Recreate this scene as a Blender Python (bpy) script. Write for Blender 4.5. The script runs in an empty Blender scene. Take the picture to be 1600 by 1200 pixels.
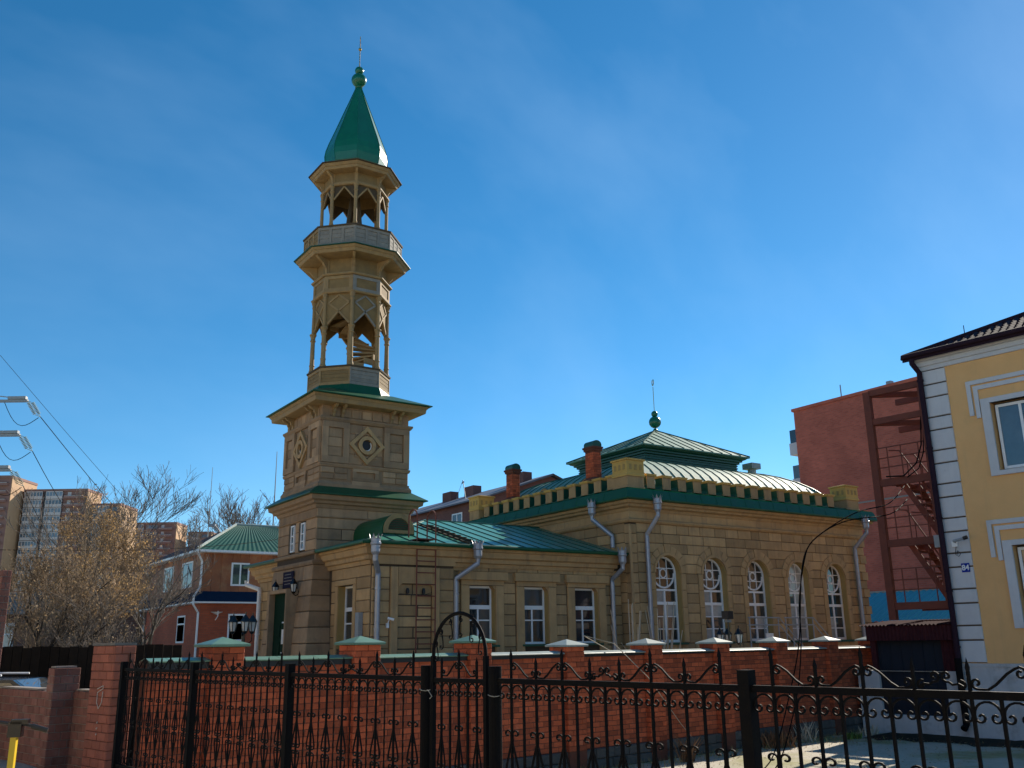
import bpy, math, random
import numpy as np
from mathutils import Matrix, Vector, noise as mnoise

random.seed(7)
SC = bpy.context.scene
COL = SC.collection
R = math.radians

# ------------------------------------------------------------------ camera
YAW, PIT, ROL = R(55.964778), R(15.56411448), R(0.85673931)
Fh = Vector((math.cos(YAW), math.sin(YAW), 0)); Rh = Vector((math.sin(YAW), -math.cos(YAW), 0)); UP = Vector((0, 0, 1))
fw = Fh * math.cos(PIT) + UP * math.sin(PIT); up0 = -Fh * math.sin(PIT) + UP * math.cos(PIT)
xr = Rh * math.cos(ROL) - up0 * math.sin(ROL); yu = Rh * math.sin(ROL) + up0 * math.cos(ROL)
cam = bpy.data.cameras.new('camera'); cam.sensor_width = 36; cam.lens = 1450 / 1600 * 36
cam.clip_start = 0.1; cam.clip_end = 3000
co = bpy.data.objects.new('camera', cam); COL.objects.link(co)
co.matrix_world = Matrix(((xr.x, yu.x, -fw.x, 0), (xr.y, yu.y, -fw.y, 0), (xr.z, yu.z, -fw.z, 2.5), (0, 0, 0, 1)))
SC.camera = co

# ------------------------------------------------------------------ sky, sun, exposure
SUN_ANG, SUN_EL = R(19), R(30)            # angle in the ground plane from +X, elevation
w = bpy.data.worlds.new('World'); SC.world = w; w.use_nodes = True
nt = w.node_tree; bg = nt.nodes['Background']
sky = nt.nodes.new('ShaderNodeTexSky'); sky.sky_type = 'NISHITA'; sky.sun_disc = False
sky.sun_elevation = SUN_EL; sky.sun_rotation = R(90) - SUN_ANG
sky.air_density = 1.0; sky.dust_density = 0.22; sky.ozone_density = 2.0; sky.altitude = 2500
hs = nt.nodes.new('ShaderNodeHueSaturation'); hs.inputs['Saturation'].default_value = 1.32; hs.inputs['Hue'].default_value = 0.49
nt.links.new(sky.outputs[0], hs.inputs['Color'])
# faint high cirrus
tc = nt.nodes.new('ShaderNodeTexCoord'); mp = nt.nodes.new('ShaderNodeMapping')
mp.inputs['Rotation'].default_value = (0.5, -0.35, R(20)); mp.inputs['Scale'].default_value = (1.1, 3.6, 2.4); mp.inputs['Location'].default_value = (2.3, .7, 1.9)
cn = nt.nodes.new('ShaderNodeTexNoise'); cn.inputs['Scale'].default_value = 1.6; cn.inputs['Detail'].default_value = 5; cn.inputs['Roughness'].default_value = .55
cr = nt.nodes.new('ShaderNodeMapRange'); cr.inputs[1].default_value = .45; cr.inputs[2].default_value = .8; cr.inputs[4].default_value = .13
mixc = nt.nodes.new('ShaderNodeMix'); mixc.data_type = 'RGBA'; mixc.inputs[7].default_value = (4.2, 6.2, 8.6, 1)
nt.links.new(tc.outputs['Generated'], mp.inputs[0]); nt.links.new(mp.outputs[0], cn.inputs['Vector'])
nt.links.new(cn.outputs['Fac'], cr.inputs[0]); nt.links.new(cr.outputs[0], mixc.inputs[0])
nt.links.new(hs.outputs[0], mixc.inputs[6]); nt.links.new(mixc.outputs[2], bg.inputs['Color'])
bg.inputs['Strength'].default_value = 0.10
sl = bpy.data.lights.new('sun', 'SUN'); sl.energy = 5.0; sl.angle = R(.53); sl.color = (1, .9, .76)
so = bpy.data.objects.new('sun', sl); COL.objects.link(so); so.location = (30, 10, 40)
sdir = Vector((math.cos(SUN_EL) * math.cos(SUN_ANG), math.cos(SUN_EL) * math.sin(SUN_ANG), math.sin(SUN_EL)))
so.rotation_euler = sdir.to_track_quat('Z', 'Y').to_euler()
SC.view_settings.view_transform = 'Standard'; SC.view_settings.look = 'None'
SC.view_settings.gamma = 1; SC.view_settings.exposure = 0.6
SC.render.engine = 'CYCLES'; SC.cycles.max_bounces = 6

# ------------------------------------------------------------------ helpers
W = {}
def fr(ox=0, oy=0, ang=0, oz=0):
    return Matrix.Translation((ox, oy, oz)) @ Matrix.Rotation(ang, 4, 'Z')
WF = fr(0, 0, R(7.71))                     # the street frame: perimeter wall, fence and yellow house
def wf(u, v, ang=0, z=0): return WF @ fr(u, v, ang, z)

class MB:
    def __init__(s, M=None): s.M = M; s.v = []; s.f = []
    def add(s, vs, fs):
        n = len(s.v)
        if s.M is not None: vs = [s.M @ Vector(p) for p in vs]
        s.v += [tuple(p) for p in vs]; s.f += [tuple(i + n for i in f) for f in fs]; return s
    def box(s, x0, x1, y0, y1, z0, z1):
        return s.add([(x0, y0, z0), (x1, y0, z0), (x1, y1, z0), (x0, y1, z0), (x0, y0, z1), (x1, y0, z1), (x1, y1, z1), (x0, y1, z1)],
                     [(0, 3, 2, 1), (4, 5, 6, 7), (0, 1, 5, 4), (1, 2, 6, 5), (2, 3, 7, 6), (3, 0, 4, 7)])
    def block(s, x0, x1, y0, y1, z0, z1, c=.012):     # dressed block, front (y0) edges chamfered, no back
        o = [(x0, z0), (x1, z0), (x1, z1), (x0, z1)]; i = [(x0 + c, z0 + c), (x1 - c, z0 + c), (x1 - c, z1 - c), (x0 + c, z1 - c)]
        vs = [(a, y1, b) for a, b in o] + [(a, y0 + c, b) for a, b in o] + [(a, y0, b) for a, b in i]
        fs = [(8, 9, 10, 11)]
        for k in range(4):
            l = (k + 1) % 4; fs += [(k, l, 4 + l, 4 + k), (4 + k, 4 + l, 8 + l, 8 + k)]
        return s.add(vs, fs)
    def ring(s, prof, cap0=False, cap1=False):         # list of polygons (same length), skinned in turn
        n = len(prof[0]); vs = [p for q in prof for p in q]; fs = []
        for a in range(len(prof) - 1):
            for k in range(n):
                l = (k + 1) % n; fs.append((a * n + k, a * n + l, (a + 1) * n + l, (a + 1) * n + k))
        if cap0: fs.append(tuple(reversed(range(n))))
        if cap1: fs.append(tuple(range((len(prof) - 1) * n, len(prof) * n)))
        return s.add(vs, fs)
    def rect(s, x0, x1, y0, y1, prof, cap0=False, cap1=False):   # prof: (offset, z)
        return s.ring([[(x0 - d, y0 - d, z), (x1 + d, y0 - d, z), (x1 + d, y1 + d, z), (x0 - d, y1 + d, z)] for d, z in prof], cap0, cap1)
    def poly(s, c, prof, n=8, a0=22.5, cap0=False, cap1=False):  # prof: (circumradius, z)
        return s.ring([[(c[0] + r * math.cos(R(a0 + 360 * k / n)), c[1] + r * math.sin(R(a0 + 360 * k / n)), z) for k in range(n)] for r, z in prof], cap0, cap1)
    def lathe(s, c, prof, n=16): return s.poly(c, prof, n, 0, True, True)
    def tube(s, pts, r, n=6, twist=0.0, closed=False):
        pts = [Vector(p) for p in pts]
        rs = r if isinstance(r, (list, tuple)) else [r] * len(pts)
        t0 = (pts[1] - pts[0]).normalized()
        a = t0.cross(Vector((0, 0, 1)) if abs(t0.z) < .9 else Vector((1, 0, 0))).normalized()
        vs = []; fs = []; m = len(pts)
        for i, p in enumerate(pts):
            t = (pts[min(i + 1, m - 1)] - pts[max(i - 1, 0)]).normalized()
            a = (a - t * a.dot(t)).normalized(); b = t.cross(a)
            for k in range(n):
                an = 2 * math.pi * (k + .5) / n + twist * i
                vs.append(p + (a * math.cos(an) + b * math.sin(an)) * rs[i])
        for i in range(m - 1):
            for k in range(n):
                l = (k + 1) % n; fs.append((i * n + k, i * n + l, (i + 1) * n + l, (i + 1) * n + k))
        fs += [tuple(reversed(range(n))), tuple(range((m - 1) * n, m * n))]
        return s.add(vs, fs)
    def bar(s, p, q, wd, ht):                           # rectangular bar between two points
        p = Vector(p); q = Vector(q); t = (q - p).normalized()
        a = t.cross(Vector((0, 0, 1)) if abs(t.z) < .95 else Vector((0, 1, 0))).normalized(); b = a.cross(t).normalized()
        vs = [e + a * (i * wd / 2) + b * (j * ht / 2) for e in (p, q) for i, j in ((-1, -1), (1, -1), (1, 1), (-1, 1))]
        return s.add(vs, [(3, 2, 1, 0), (4, 5, 6, 7), (0, 1, 5, 4), (1, 2, 6, 5), (2, 3, 7, 6), (3, 0, 4, 7)])
    def prism(s, pts, y0, y1):                          # polygon in local xz, extruded along y
        n = len(pts); vs = [(x, y0, z) for x, z in pts] + [(x, y1, z) for x, z in pts]
        fs = [tuple(range(n)), tuple(reversed(range(n, 2 * n)))]
        for k in range(n): l = (k + 1) % n; fs.append((k, n + k, n + l, l))
        return s.add(vs, fs)
    def arc(s, cx, cz, r0, r1, y0, y1, a0=0, a1=180, n=14):  # ring sector in local xz
        for k in range(n):
            b0, b1 = R(a0 + (a1 - a0) * k / n), R(a0 + (a1 - a0) * (k + 1) / n)
            q = [(cx + r * math.cos(b), cz + r * math.sin(b)) for r, b in ((r0, b0), (r1, b0), (r1, b1), (r0, b1))]
            vs = [(x, y0, z) for x, z in q] + [(x, y1, z) for x, z in q]
            fs = [(0, 1, 2, 3), (1, 5, 6, 2), (0, 3, 7, 4), (7, 6, 5, 4)]
            if k == 0: fs.append((0, 4, 5, 1))
            if k == n - 1: fs.append((3, 2, 6, 7))
            s.add(vs, fs)
        return s
    def wall(s, x0, x1, z0, z1, t, ops=(), n=14):       # front at y=0, back at y=t; ops (xa,xb,za,zb,arched)
        x = x0
        def q(a, b, c, d):
            if b - a < 1e-4 or d - c < 1e-4: return
            s.add([(a, 0, c), (b, 0, c), (b, 0, d), (a, 0, d), (a, t, c), (b, t, c), (b, t, d), (a, t, d)], [(0, 1, 2, 3), (7, 6, 5, 4)])
        for xa, xb, za, zb, ar in sorted(ops):
            q(x, xa, z0, z1); q(xa, xb, z0, za)
            rv = [(xa, zb), (xa, za), (xb, za), (xb, zb)]
            if ar:
                r = (xb - xa) / 2; cx = (xa + xb) / 2; A = [(cx + r * math.cos(math.pi * k / n), zb + r * math.sin(math.pi * k / n)) for k in range(n + 1)]
                for k in range(n):
                    (a, b), (c, d) = A[k], A[k + 1]
                    s.add([(c, 0, d), (a, 0, b), (a, 0, z1), (c, 0, z1)], [(0, 1, 2, 3)]); s.add([(c, t, d), (a, t, b), (a, t, z1), (c, t, z1)], [(3, 2, 1, 0)])
                rv += A[1:]
            else: q(xa, xb, zb, z1); rv.append((xa, zb))
            for (a, b), (c, d) in zip(rv, rv[1:]):
                s.add([(a, 0, b), (c, 0, d), (c, t, d), (a, t, b)], [(3, 2, 1, 0)])
            x = xb
        q(x, x1, z0, z1)
        for a, b in (((x0, z0), (x0, z1)), ((x0, z1), (x1, z1)), ((x1, z1), (x1, z0)), ((x1, z0), (x0, z0))):
            s.add([(a[0], 0, a[1]), (b[0], 0, b[1]), (b[0], t, b[1]), (a[0], t, a[1])], [(0, 1, 2, 3)])
        return s
    def mesh(s, name, mat, inv=None, smooth=False):
        vs = [tuple(inv @ Vector(p)) for p in s.v] if inv is not None else s.v
        me = bpy.data.meshes.new(name); me.from_pydata(vs, [], s.f); me.materials.append(mat)
        if smooth: me.polygons.foreach_set('use_smooth', [True] * len(me.polygons))
        me.update(); return me

def _props(o, label, cat, group=None, kind=None):
    if label: o['label'] = label
    if cat: o['category'] = cat
    if group: o['group'] = group
    if kind: o['kind'] = kind
def thing(name, label, cat, M=None, group=None):
    o = bpy.data.objects.new(name, None); COL.objects.link(o); o.empty_display_size = .3
    M = M or Matrix.Identity(4); o.matrix_world = M; W[o] = M.copy(); _props(o, label, cat, group); return o
def P(name, mb, mat, parent, label=None, kind=None, smooth=False):
    Wp = W[parent]; o = bpy.data.objects.new(name, mb.mesh(name, mat, Wp.inverted(), smooth)); COL.objects.link(o)
    o.parent = parent; W[o] = Wp
    if label: o['label'] = label
    if kind: o['kind'] = kind
    return o
def I(name, me, parent, M):                               # a shared mesh placed with world matrix M
    o = bpy.data.objects.new(name, me); COL.objects.link(o); o.parent = parent
    o.matrix_basis = W[parent].inverted() @ M; W[o] = M.copy(); return o
def solo(name, mb, mat, label, cat, loc=(0, 0, 0), group=None, kind=None, smooth=False):
    M = Matrix.Translation(loc); o = bpy.data.objects.new(name, mb.mesh(name, mat, M.inverted(), smooth)); COL.objects.link(o)
    o.matrix_world = M; W[o] = M; _props(o, label, cat, group, kind); return o

# ------------------------------------------------------------------ materials
def mat(name, c1, c2=None, rough=.7, ns=3.0, bump=.15, bs=30.0, metal=0.0, rnd=.12, spec=.5, stain=None, stain_s=.6, stain_t=(.55, .75), coat=0):
    m = bpy.data.materials.new(name); m.use_nodes = True; t = m.node_tree; N = t.nodes; L = t.links; b = N['Principled BSDF']
    c2 = c2 or tuple(x * .75 for x in c1)
    g = N.new('ShaderNodeNewGeometry'); n1 = N.new('ShaderNodeTexNoise'); n1.inputs['Scale'].default_value = ns; n1.inputs['Detail'].default_value = 7; n1.inputs['Roughness'].default_value = .62
    L.new(g.outputs['Position'], n1.inputs['Vector'])
    mr = N.new('ShaderNodeMapRange'); mr.inputs[1].default_value = .3; mr.inputs[2].default_value = .7; L.new(n1.outputs['Fac'], mr.inputs[0])
    mx = N.new('ShaderNodeMix'); mx.data_type = 'RGBA'; mx.inputs[6].default_value = (*c1, 1); mx.inputs[7].default_value = (*c2, 1); L.new(mr.outputs[0], mx.inputs[0])
    out = mx.outputs[2]
    if stain:
        n3 = N.new('ShaderNodeTexNoise'); n3.inputs['Scale'].default_value = stain_s; n3.inputs['Detail'].default_value = 8; n3.inputs['Roughness'].default_value = .7
        L.new(g.outputs['Position'], n3.inputs['Vector']); m3 = N.new('ShaderNodeMapRange'); m3.inputs[1].default_value, m3.inputs[2].default_value = stain_t; L.new(n3.outputs['Fac'], m3.inputs[0])
        x3 = N.new('ShaderNodeMix'); x3.data_type = 'RGBA'; x3.inputs[7].default_value = (*stain, 1); L.new(out, x3.inputs[6]); L.new(m3.outputs[0], x3.inputs[0]); out = x3.outputs[2]
    if rnd:
        oi = N.new('ShaderNodeObjectInfo'); ad = N.new('ShaderNodeMath'); ad.operation = 'ADD'; L.new(oi.outputs['Random'], ad.inputs[0]); L.new(g.outputs['Random Per Island'], ad.inputs[1])
        fc = N.new('ShaderNodeMath'); fc.operation = 'FRACT'; L.new(ad.outputs[0], fc.inputs[0])
        r2 = N.new('ShaderNodeMapRange'); r2.inputs[3].default_value = 1 - rnd; r2.inputs[4].default_value = 1 + rnd; L.new(fc.outputs[0], r2.inputs[0])
        hv = N.new('ShaderNodeHueSaturation'); L.new(r2.outputs[0], hv.inputs['Value']); L.new(out, hv.inputs['Color']); out = hv.outputs[0]
    L.new(out, b.inputs['Base Color']); b.inputs['Roughness'].default_value = rough; b.inputs['Metallic'].default_value = metal
    b.inputs['Specular IOR Level'].default_value = spec
    if coat: b.inputs['Coat Weight'].default_value = coat; b.inputs['Coat Roughness'].default_value = .15
    if bump:
        n2 = N.new('ShaderNodeTexNoise'); n2.inputs['Scale'].default_value = bs; n2.inputs['Detail'].default_value = 5; L.new(g.outputs['Position'], n2.inputs['Vector'])
        bp = N.new('ShaderNodeBump'); bp.inputs['Strength'].default_value = bump; bp.inputs['Distance'].default_value = .02; L.new(n2.outputs['Fac'], bp.inputs['Height']); L.new(bp.outputs[0], b.inputs['Normal'])
    return m
def leafmat(name, c1, c2, tr):
    m = mat(name, c1, c2, .75, 1.2, 0, rnd=.4, spec=.3); t = m.node_tree; N = t.nodes; L = t.links; b = N['Principled BSDF']
    src = b.inputs['Base Color'].links[0].from_socket; tn = N.new('ShaderNodeBsdfTranslucent'); L.new(src, tn.inputs['Color']); mx = N.new('ShaderNodeMixShader'); mx.inputs[0].default_value = tr
    L.new(b.outputs[0], mx.inputs[1]); L.new(tn.outputs[0], mx.inputs[2]); L.new(mx.outputs[0], N['Material Output'].inputs['Surface']); return m
def add_streaks(m, col, amt, sx=5.0, sz=.35, lo=.52, hi=.78):
    t = m.node_tree; N = t.nodes; L = t.links; b = N['Principled BSDF']; src = b.inputs['Base Color'].links[0].from_socket
    g = N.new('ShaderNodeNewGeometry'); mp_ = N.new('ShaderNodeMapping'); mp_.inputs['Scale'].default_value = (sx, sx, sz); L.new(g.outputs['Position'], mp_.inputs[0])
    n = N.new('ShaderNodeTexNoise'); n.inputs['Scale'].default_value = 1; n.inputs['Detail'].default_value = 6; n.inputs['Roughness'].default_value = .6; L.new(mp_.outputs[0], n.inputs['Vector'])
    r = N.new('ShaderNodeMapRange'); r.inputs[1].default_value = lo; r.inputs[2].default_value = hi; r.inputs[4].default_value = amt; L.new(n.outputs['Fac'], r.inputs[0])
    x = N.new('ShaderNodeMix'); x.data_type = 'RGBA'; x.inputs[7].default_value = (*col, 1); L.new(r.outputs[0], x.inputs[0]); L.new(src, x.inputs[6]); L.new(x.outputs[2], b.inputs['Base Color']); return m
def plain(name, c, rough=.5, metal=0., spec=.5):
    return mat(name, c, tuple(x * .85 for x in c), rough, 6, 0, 30, metal, .04, spec)
def brickmat(name, c1, c2, mortar, ang, scale=1.0, rough=.85, bw=.26, rh=.1, ms=.012):   # for walls too far to pick bricks apart
    m = bpy.data.materials.new(name); m.use_nodes = True; t = m.node_tree; N = t.nodes; L = t.links; b = N['Principled BSDF']
    g = N.new('ShaderNodeNewGeometry'); sp = N.new('ShaderNodeSeparateXYZ'); L.new(g.outputs['Position'], sp.inputs[0])
    ad = N.new('ShaderNodeMath'); ad.operation = 'ADD'; L.new(sp.outputs[0], ad.inputs[0]); L.new(sp.outputs[1], ad.inputs[1])
    cb = N.new('ShaderNodeCombineXYZ'); L.new(ad.outputs[0], cb.inputs[0]); L.new(sp.outputs[2], cb.inputs[1])
    bt = N.new('ShaderNodeTexBrick'); L.new(cb.outputs[0], bt.inputs['Vector']); bt.inputs['Scale'].default_value = 1
    bt.inputs['Brick Width'].default_value = bw * scale; bt.inputs['Row Height'].default_value = rh * scale; bt.inputs['Mortar Size'].default_value = ms * scale
    bt.inputs['Color1'].default_value = (*c1, 1); bt.inputs['Color2'].default_value = (*c2, 1); bt.inputs['Mortar'].default_value = (*mortar, 1)
    n = N.new('ShaderNodeTexNoise'); n.inputs['Scale'].default_value = .5; n.inputs['Detail'].default_value = 8; L.new(g.outputs['Position'], n.inputs['Vector'])
    r = N.new('ShaderNodeMapRange'); r.inputs[1].default_value = .3; r.inputs[2].default_value = .7; r.inputs[3].default_value = .82; r.inputs[4].default_value = 1.15; L.new(n.outputs['Fac'], r.inputs[0])
    hv = N.new('ShaderNodeHueSaturation'); L.new(r.outputs[0], hv.inputs['Value']); L.new(bt.outputs['Color'], hv.inputs['Color']); L.new(hv.outputs[0], b.inputs['Base Color'])
    b.inputs['Roughness'].default_value = rough; return m

M = {}
M['stone'] = mat('sandstone', (.49, .312, .148), (.36, .228, .105), .9, 2.2, .35, 26, rnd=.27, stain=(.25, .17, .10), stain_s=1.3, stain_t=(.56, .8))
M['stone_trim'] = mat('sandstone_trim', (.50, .318, .148), (.39, .248, .115), .88, 2.6, .25, 26, rnd=.06, stain=(.27, .18, .105), stain_s=1.6, stain_t=(.58, .82))
M['stone_core'] = mat('stone_joint', (.085, .058, .036), None, .95, 5, .2, rnd=0)
M['tower_stone'] = mat('tower_stone', (.40, .262, .15), (.29, .186, .105), .92, 2.4, .35, 24, rnd=.27, stain=(.20, .14, .095), stain_s=1.4, stain_t=(.55, .78))
M['wood'] = mat('ochre_painted_wood', (.345, .228, .098), (.26, .17, .072), .75, 5, .2, 40, rnd=.07, stain=(.20, .138, .075), stain_s=2.2, stain_t=(.55, .8))
M['wood_panel'] = mat('olive_panel_wood', (.245, .16, .062), (.18, .118, .046), .8, 5, .25, 40, rnd=.08, stain=(.14, .098, .05), stain_s=2.2, stain_t=(.55, .8))
M['wood_grey'] = mat('weathered_grey_wood', (.27, .25, .21), (.19, .18, .16), .85, 6, .3, 45, rnd=.08)
M['wood_dark'] = mat('dark_boards', (.08, .055, .03), None, .85, 6, .3, 40, rnd=.1)
M['ochre'] = mat('ochre_render', (.64, .41, .11), (.54, .33, .09), .85, 3, .2, 25, rnd=.04, stain=(.50, .34, .12), stain_s=2.5, stain_t=(.6, .85))
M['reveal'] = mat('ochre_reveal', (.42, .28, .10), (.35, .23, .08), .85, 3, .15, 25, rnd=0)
M['green'] = mat('green_painted_metal', (.004, .09, .034), (.004, .07, .026), .45, 2.5, .10, 3.5, rnd=.05, spec=.35, stain=(.012, .085, .045), stain_s=.9, stain_t=(.5, .8))
M['green_matt'] = mat('green_matt_metal', (.004, .07, .03), (.004, .055, .022), 1.0, 2.5, .05, 3.5, rnd=0, spec=.0)
M['green_dark'] = mat('dark_green_metal', (.008, .085, .05), (.006, .065, .04), .4, 3, .1, 4, rnd=.05)
M['dome'] = mat('dome_green', (.005, .145, .08), (.004, .115, .064), .26, 2.5, .05, 3, rnd=.03)
M['roof_sheet'] = mat('green_roof_sheet', (.14, .29, .22), (.11, .24, .18), .6, 1.5, .12, 2.5, rnd=.06, spec=.22, stain=(.16, .27, .21), stain_s=.9, stain_t=(.5, .85))
M['roof_wing'] = mat('green_wing_roof', (.06, .27, .19), (.045, .22, .155), .34, 1.5, .12, 2.5, rnd=.0, stain=(.10, .26, .19), stain_s=.9, stain_t=(.5, .85))
M['cap_sheet'] = mat('pale_green_coping', (.13, .25, .18), (.09, .19, .14), .42, 3, .08, 5, rnd=.08)
M['cap_white'] = mat('pale_coping', (.34, .38, .35), (.25, .30, .27), .45, 3, .08, 5, rnd=.08)
M['white'] = mat('white_frame', (.85, .85, .85), (.78, .78, .79), .45, 5, 0, rnd=.03)
M['zinc'] = mat('zinc_pipe', (.36, .38, .43), (.28, .30, .35), .38, 5, .1, 12, metal=.45, rnd=.05)
M['glass'] = mat('window_glass', (.03, .035, .04), (.055, .06, .065), .03, 1.5, .03, 1.0, rnd=.6, spec=.8)
for k_ in ('glass',): M[k_].node_tree.nodes['Principled BSDF'].inputs['IOR'].default_value = 1.6
M['pale_pane'] = mat('pale_pane_glass', (.42, .43, .42), (.28, .29, .29), .08, 4, .0, rnd=.1)  # paler glass for some of the panes
M['brick'] = mat('red_brick', (.48, .10, .036), (.36, .073, .028), .88, 9, .4, 45, rnd=.36, stain=(.50, .24, .15), stain_s=1.6, stain_t=(.6, .9))
M['brick_dull'] = mat('dull_brick', (.25, .105, .08), (.19, .08, .06), .9, 9, .5, 45, rnd=.25, stain=(.25, .16, .13), stain_s=3, stain_t=(.52, .75))
M['brick_pier'] = mat('pier_brick', (.35, .115, .075), (.28, .09, .058), .9, 9, .5, 45, rnd=.15, stain=(.25, .10, .07), stain_s=3, stain_t=(.52, .75))
M['chalk'] = plain('chalk', (.6, .56, .52), .9)
M['cable'] = mat('matt_black_cable', (.006, .006, .007), None, .9, 6, 0, rnd=0, spec=.05)
M['mortar'] = mat('mortar', (.20, .15, .12), None, .95, 8, .3, rnd=0)
M['mortar_pale'] = mat('pale_mortar', (.30, .26, .23), None, .95, 8, .3, rnd=0)
M['mortar_red'] = mat('red_mortar', (.15, .05, .03), None, .95, 8, .3, rnd=0)
M['iron'] = mat('black_painted_iron', (.005, .005, .0075), (.008, .0075, .007), .7, 8, .1, 60, rnd=.1, spec=.06, stain=(.05, .028, .016), stain_s=9, stain_t=(.66, .8))
M['rust_red'] = mat('oxide_red_steel', (.17, .038, .02), (.12, .03, .018), .75, 5, .2, 30, rnd=.06, stain=(.10, .03, .02), stain_s=3, stain_t=(.6, .8))
M['ladder'] = mat('ladder_red', (.19, .05, .03), (.14, .04, .026), .75, 6, .2, 40, rnd=.05)
M['yellow_wall'] = mat('yellow_render', (.80, .455, .19), (.73, .405, .165), .9, 1.5, .35, 60, rnd=0, stain=(.62, .37, .16), stain_s=1.1, stain_t=(.58, .85))
M['quoin'] = mat('pale_quoin', (.60, .59, .60), (.54, .53, .55), .85, 3, .2, 50, rnd=.04, stain=(.42, .41, .42), stain_s=2, stain_t=(.62, .88))
M['gap_shade_brown'] = mat('shaded_gap', (.12, .085, .06), None, .95, 5, .1, rnd=0)
M['plinth_white'] = mat('whitewashed_plinth', (.52, .52, .54), (.44, .44, .46), .9, 2.5, .35, 25, rnd=0, stain=(.24, .23, .23), stain_s=1.8, stain_t=(.52, .78))
M['maroon'] = mat('maroon_roof', (.028, .013, .024), (.022, .010, .018), .8, 3, .1, 20, rnd=.06, spec=.15)
M['maroon_dark'] = mat('maroon_corrugated', (.06, .018, .022), (.045, .014, .018), .95, 4, .15, 20, rnd=.05, spec=.08)
M['navy'] = mat('dark_navy_panel', (.006, .010, .022), (.005, .008, .016), .9, 3, .1, 10, rnd=.05)
M['blue_roof'] = mat('blue_corrugated', (.05, .34, .43), (.04, .29, .38), .7, 2, .1, 10, rnd=.03)
M['slate'] = mat('grey_slate', (.17, .165, .16), (.12, .115, .11), .85, 4, .3, 20, rnd=.08)
M['slate_blue'] = mat('grey_sheet_roof', (.11, .125, .16), (.09, .10, .125), .6, 2, .2, 12, rnd=.06)
M['dark_blue'] = mat('dark_blue_sheet', (.010, .028, .06), (.008, .022, .05), .9, 3, .08, 6, rnd=.04, spec=.08)
M['tile_green'] = mat('green_metal_tile', (.010, .115, .085), (.008, .09, .068), .65, 3, .08, 10, rnd=.03, spec=.2)
M['black_board'] = mat('near_black_boards', (.022, .017, .014), (.015, .012, .01), .9, 6, .3, 40, rnd=.2, spec=.1)  # near-black tone for the board fence
M['plank'] = mat('brown_cladding', (.38, .13, .045), (.22, .066, .026), .6, 1.2, .25, 30, rnd=.22, stain=(.42, .24, .11), stain_s=.7, stain_t=(.5, .7))
M['concrete'] = mat('dark_rubble_stone', (.10, .095, .09), (.07, .065, .06), .95, 4, .6, 18, rnd=.2, stain=(.17, .165, .155), stain_s=3, stain_t=(.6, .8))
M['black'] = plain('black_plastic', (.012, .012, .013), .5)
M['black_gloss'] = plain('black_gloss', (.01, .01, .012), .2)
M['lamp_glass'] = plain('lantern_glass', (.62, .62, .58), .3)
M['grey_paint'] = plain('grey_paint', (.30, .32, .34), .5)
M['scooter_yellow'] = plain('scooter_yellow', (.70, .47, .02), .4)
M['car_blue'] = plain('dark_car_paint', (.012, .018, .03), .15)
M['bark'] = mat('bark', (.055, .042, .032), (.035, .027, .021), .95, 9, .5, 40, rnd=.1)
M['twig'] = mat('pale_twig', (.55, .47, .36), (.42, .35, .26), .9, 9, 0, rnd=.2)
M['twig_brown'] = mat('ochre_twig', (.24, .175, .115), (.16, .115, .08), .95, 9, 0, rnd=.2)
M['twig_dark'] = mat('grey_twig', (.17, .14, .12), (.11, .095, .08), .95, 9, 0, rnd=.2)
M['leaf_gold'] = leafmat('golden_leaf', (.42, .27, .12), (.28, .185, .09), .4)
M['leaf_dry'] = leafmat('dry_leaf', (.34, .25, .15), (.22, .16, .10), .4)
M['weed_green'] = mat('weed_green', (.10, .15, .025), (.07, .11, .02), .8, 2, 0, rnd=.35)
M['grass_dry'] = mat('dry_grass', (.28, .26, .08), (.34, .25, .12), .9, 1.0, 0, rnd=.4)
M['weed_dry'] = mat('dry_stalks', (.22, .11, .05), (.15, .075, .035), .9, 2, 0, rnd=.35)
M['insul'] = plain('glass_insulator', (.40, .46, .38), .2)
M['steel'] = mat('galvanised', (.32, .32, .31), (.25, .25, .25), .5, 6, .1, 20, metal=.4, rnd=.05)
M['sign_blue'] = plain('enamel_blue', (.008, .03, .30), .7, 0, .15)
M['sign_purple'] = plain('plaque_violet', (.022, .02, .045), .8, 0, .1)
M['door_green'] = plain('door_green', (.005, .03, .017), .8, 0, .1)
M['brass'] = plain('gilt', (.55, .36, .08), .25, .8)
M['paper'] = plain('paper_white', (.75, .75, .74), .7)
for k_ in ('stone', 'stone_trim', 'tower_stone', 'wood'): add_streaks(M[k_], (.17, .12, .08), .7)
add_streaks(M['yellow_wall'], (.52, .33, .16), .4, 3, .2); add_streaks(M['quoin'], (.36, .34, .33), .35, 4, .3); add_streaks(M['green'], (.02, .07, .045), .5, 3, .6); add_streaks(M['dome'], (.01, .10, .07), .5, 4, .35); add_streaks(M['plinth_white'], (.2, .19, .18), .5, 3, .5)
add_streaks(M['roof_sheet'], (.09, .13, .10), .5, 4, .8)
M['stone_plaque'] = plain('stone_plaque', (.30, .20, .13), .5)

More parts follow.
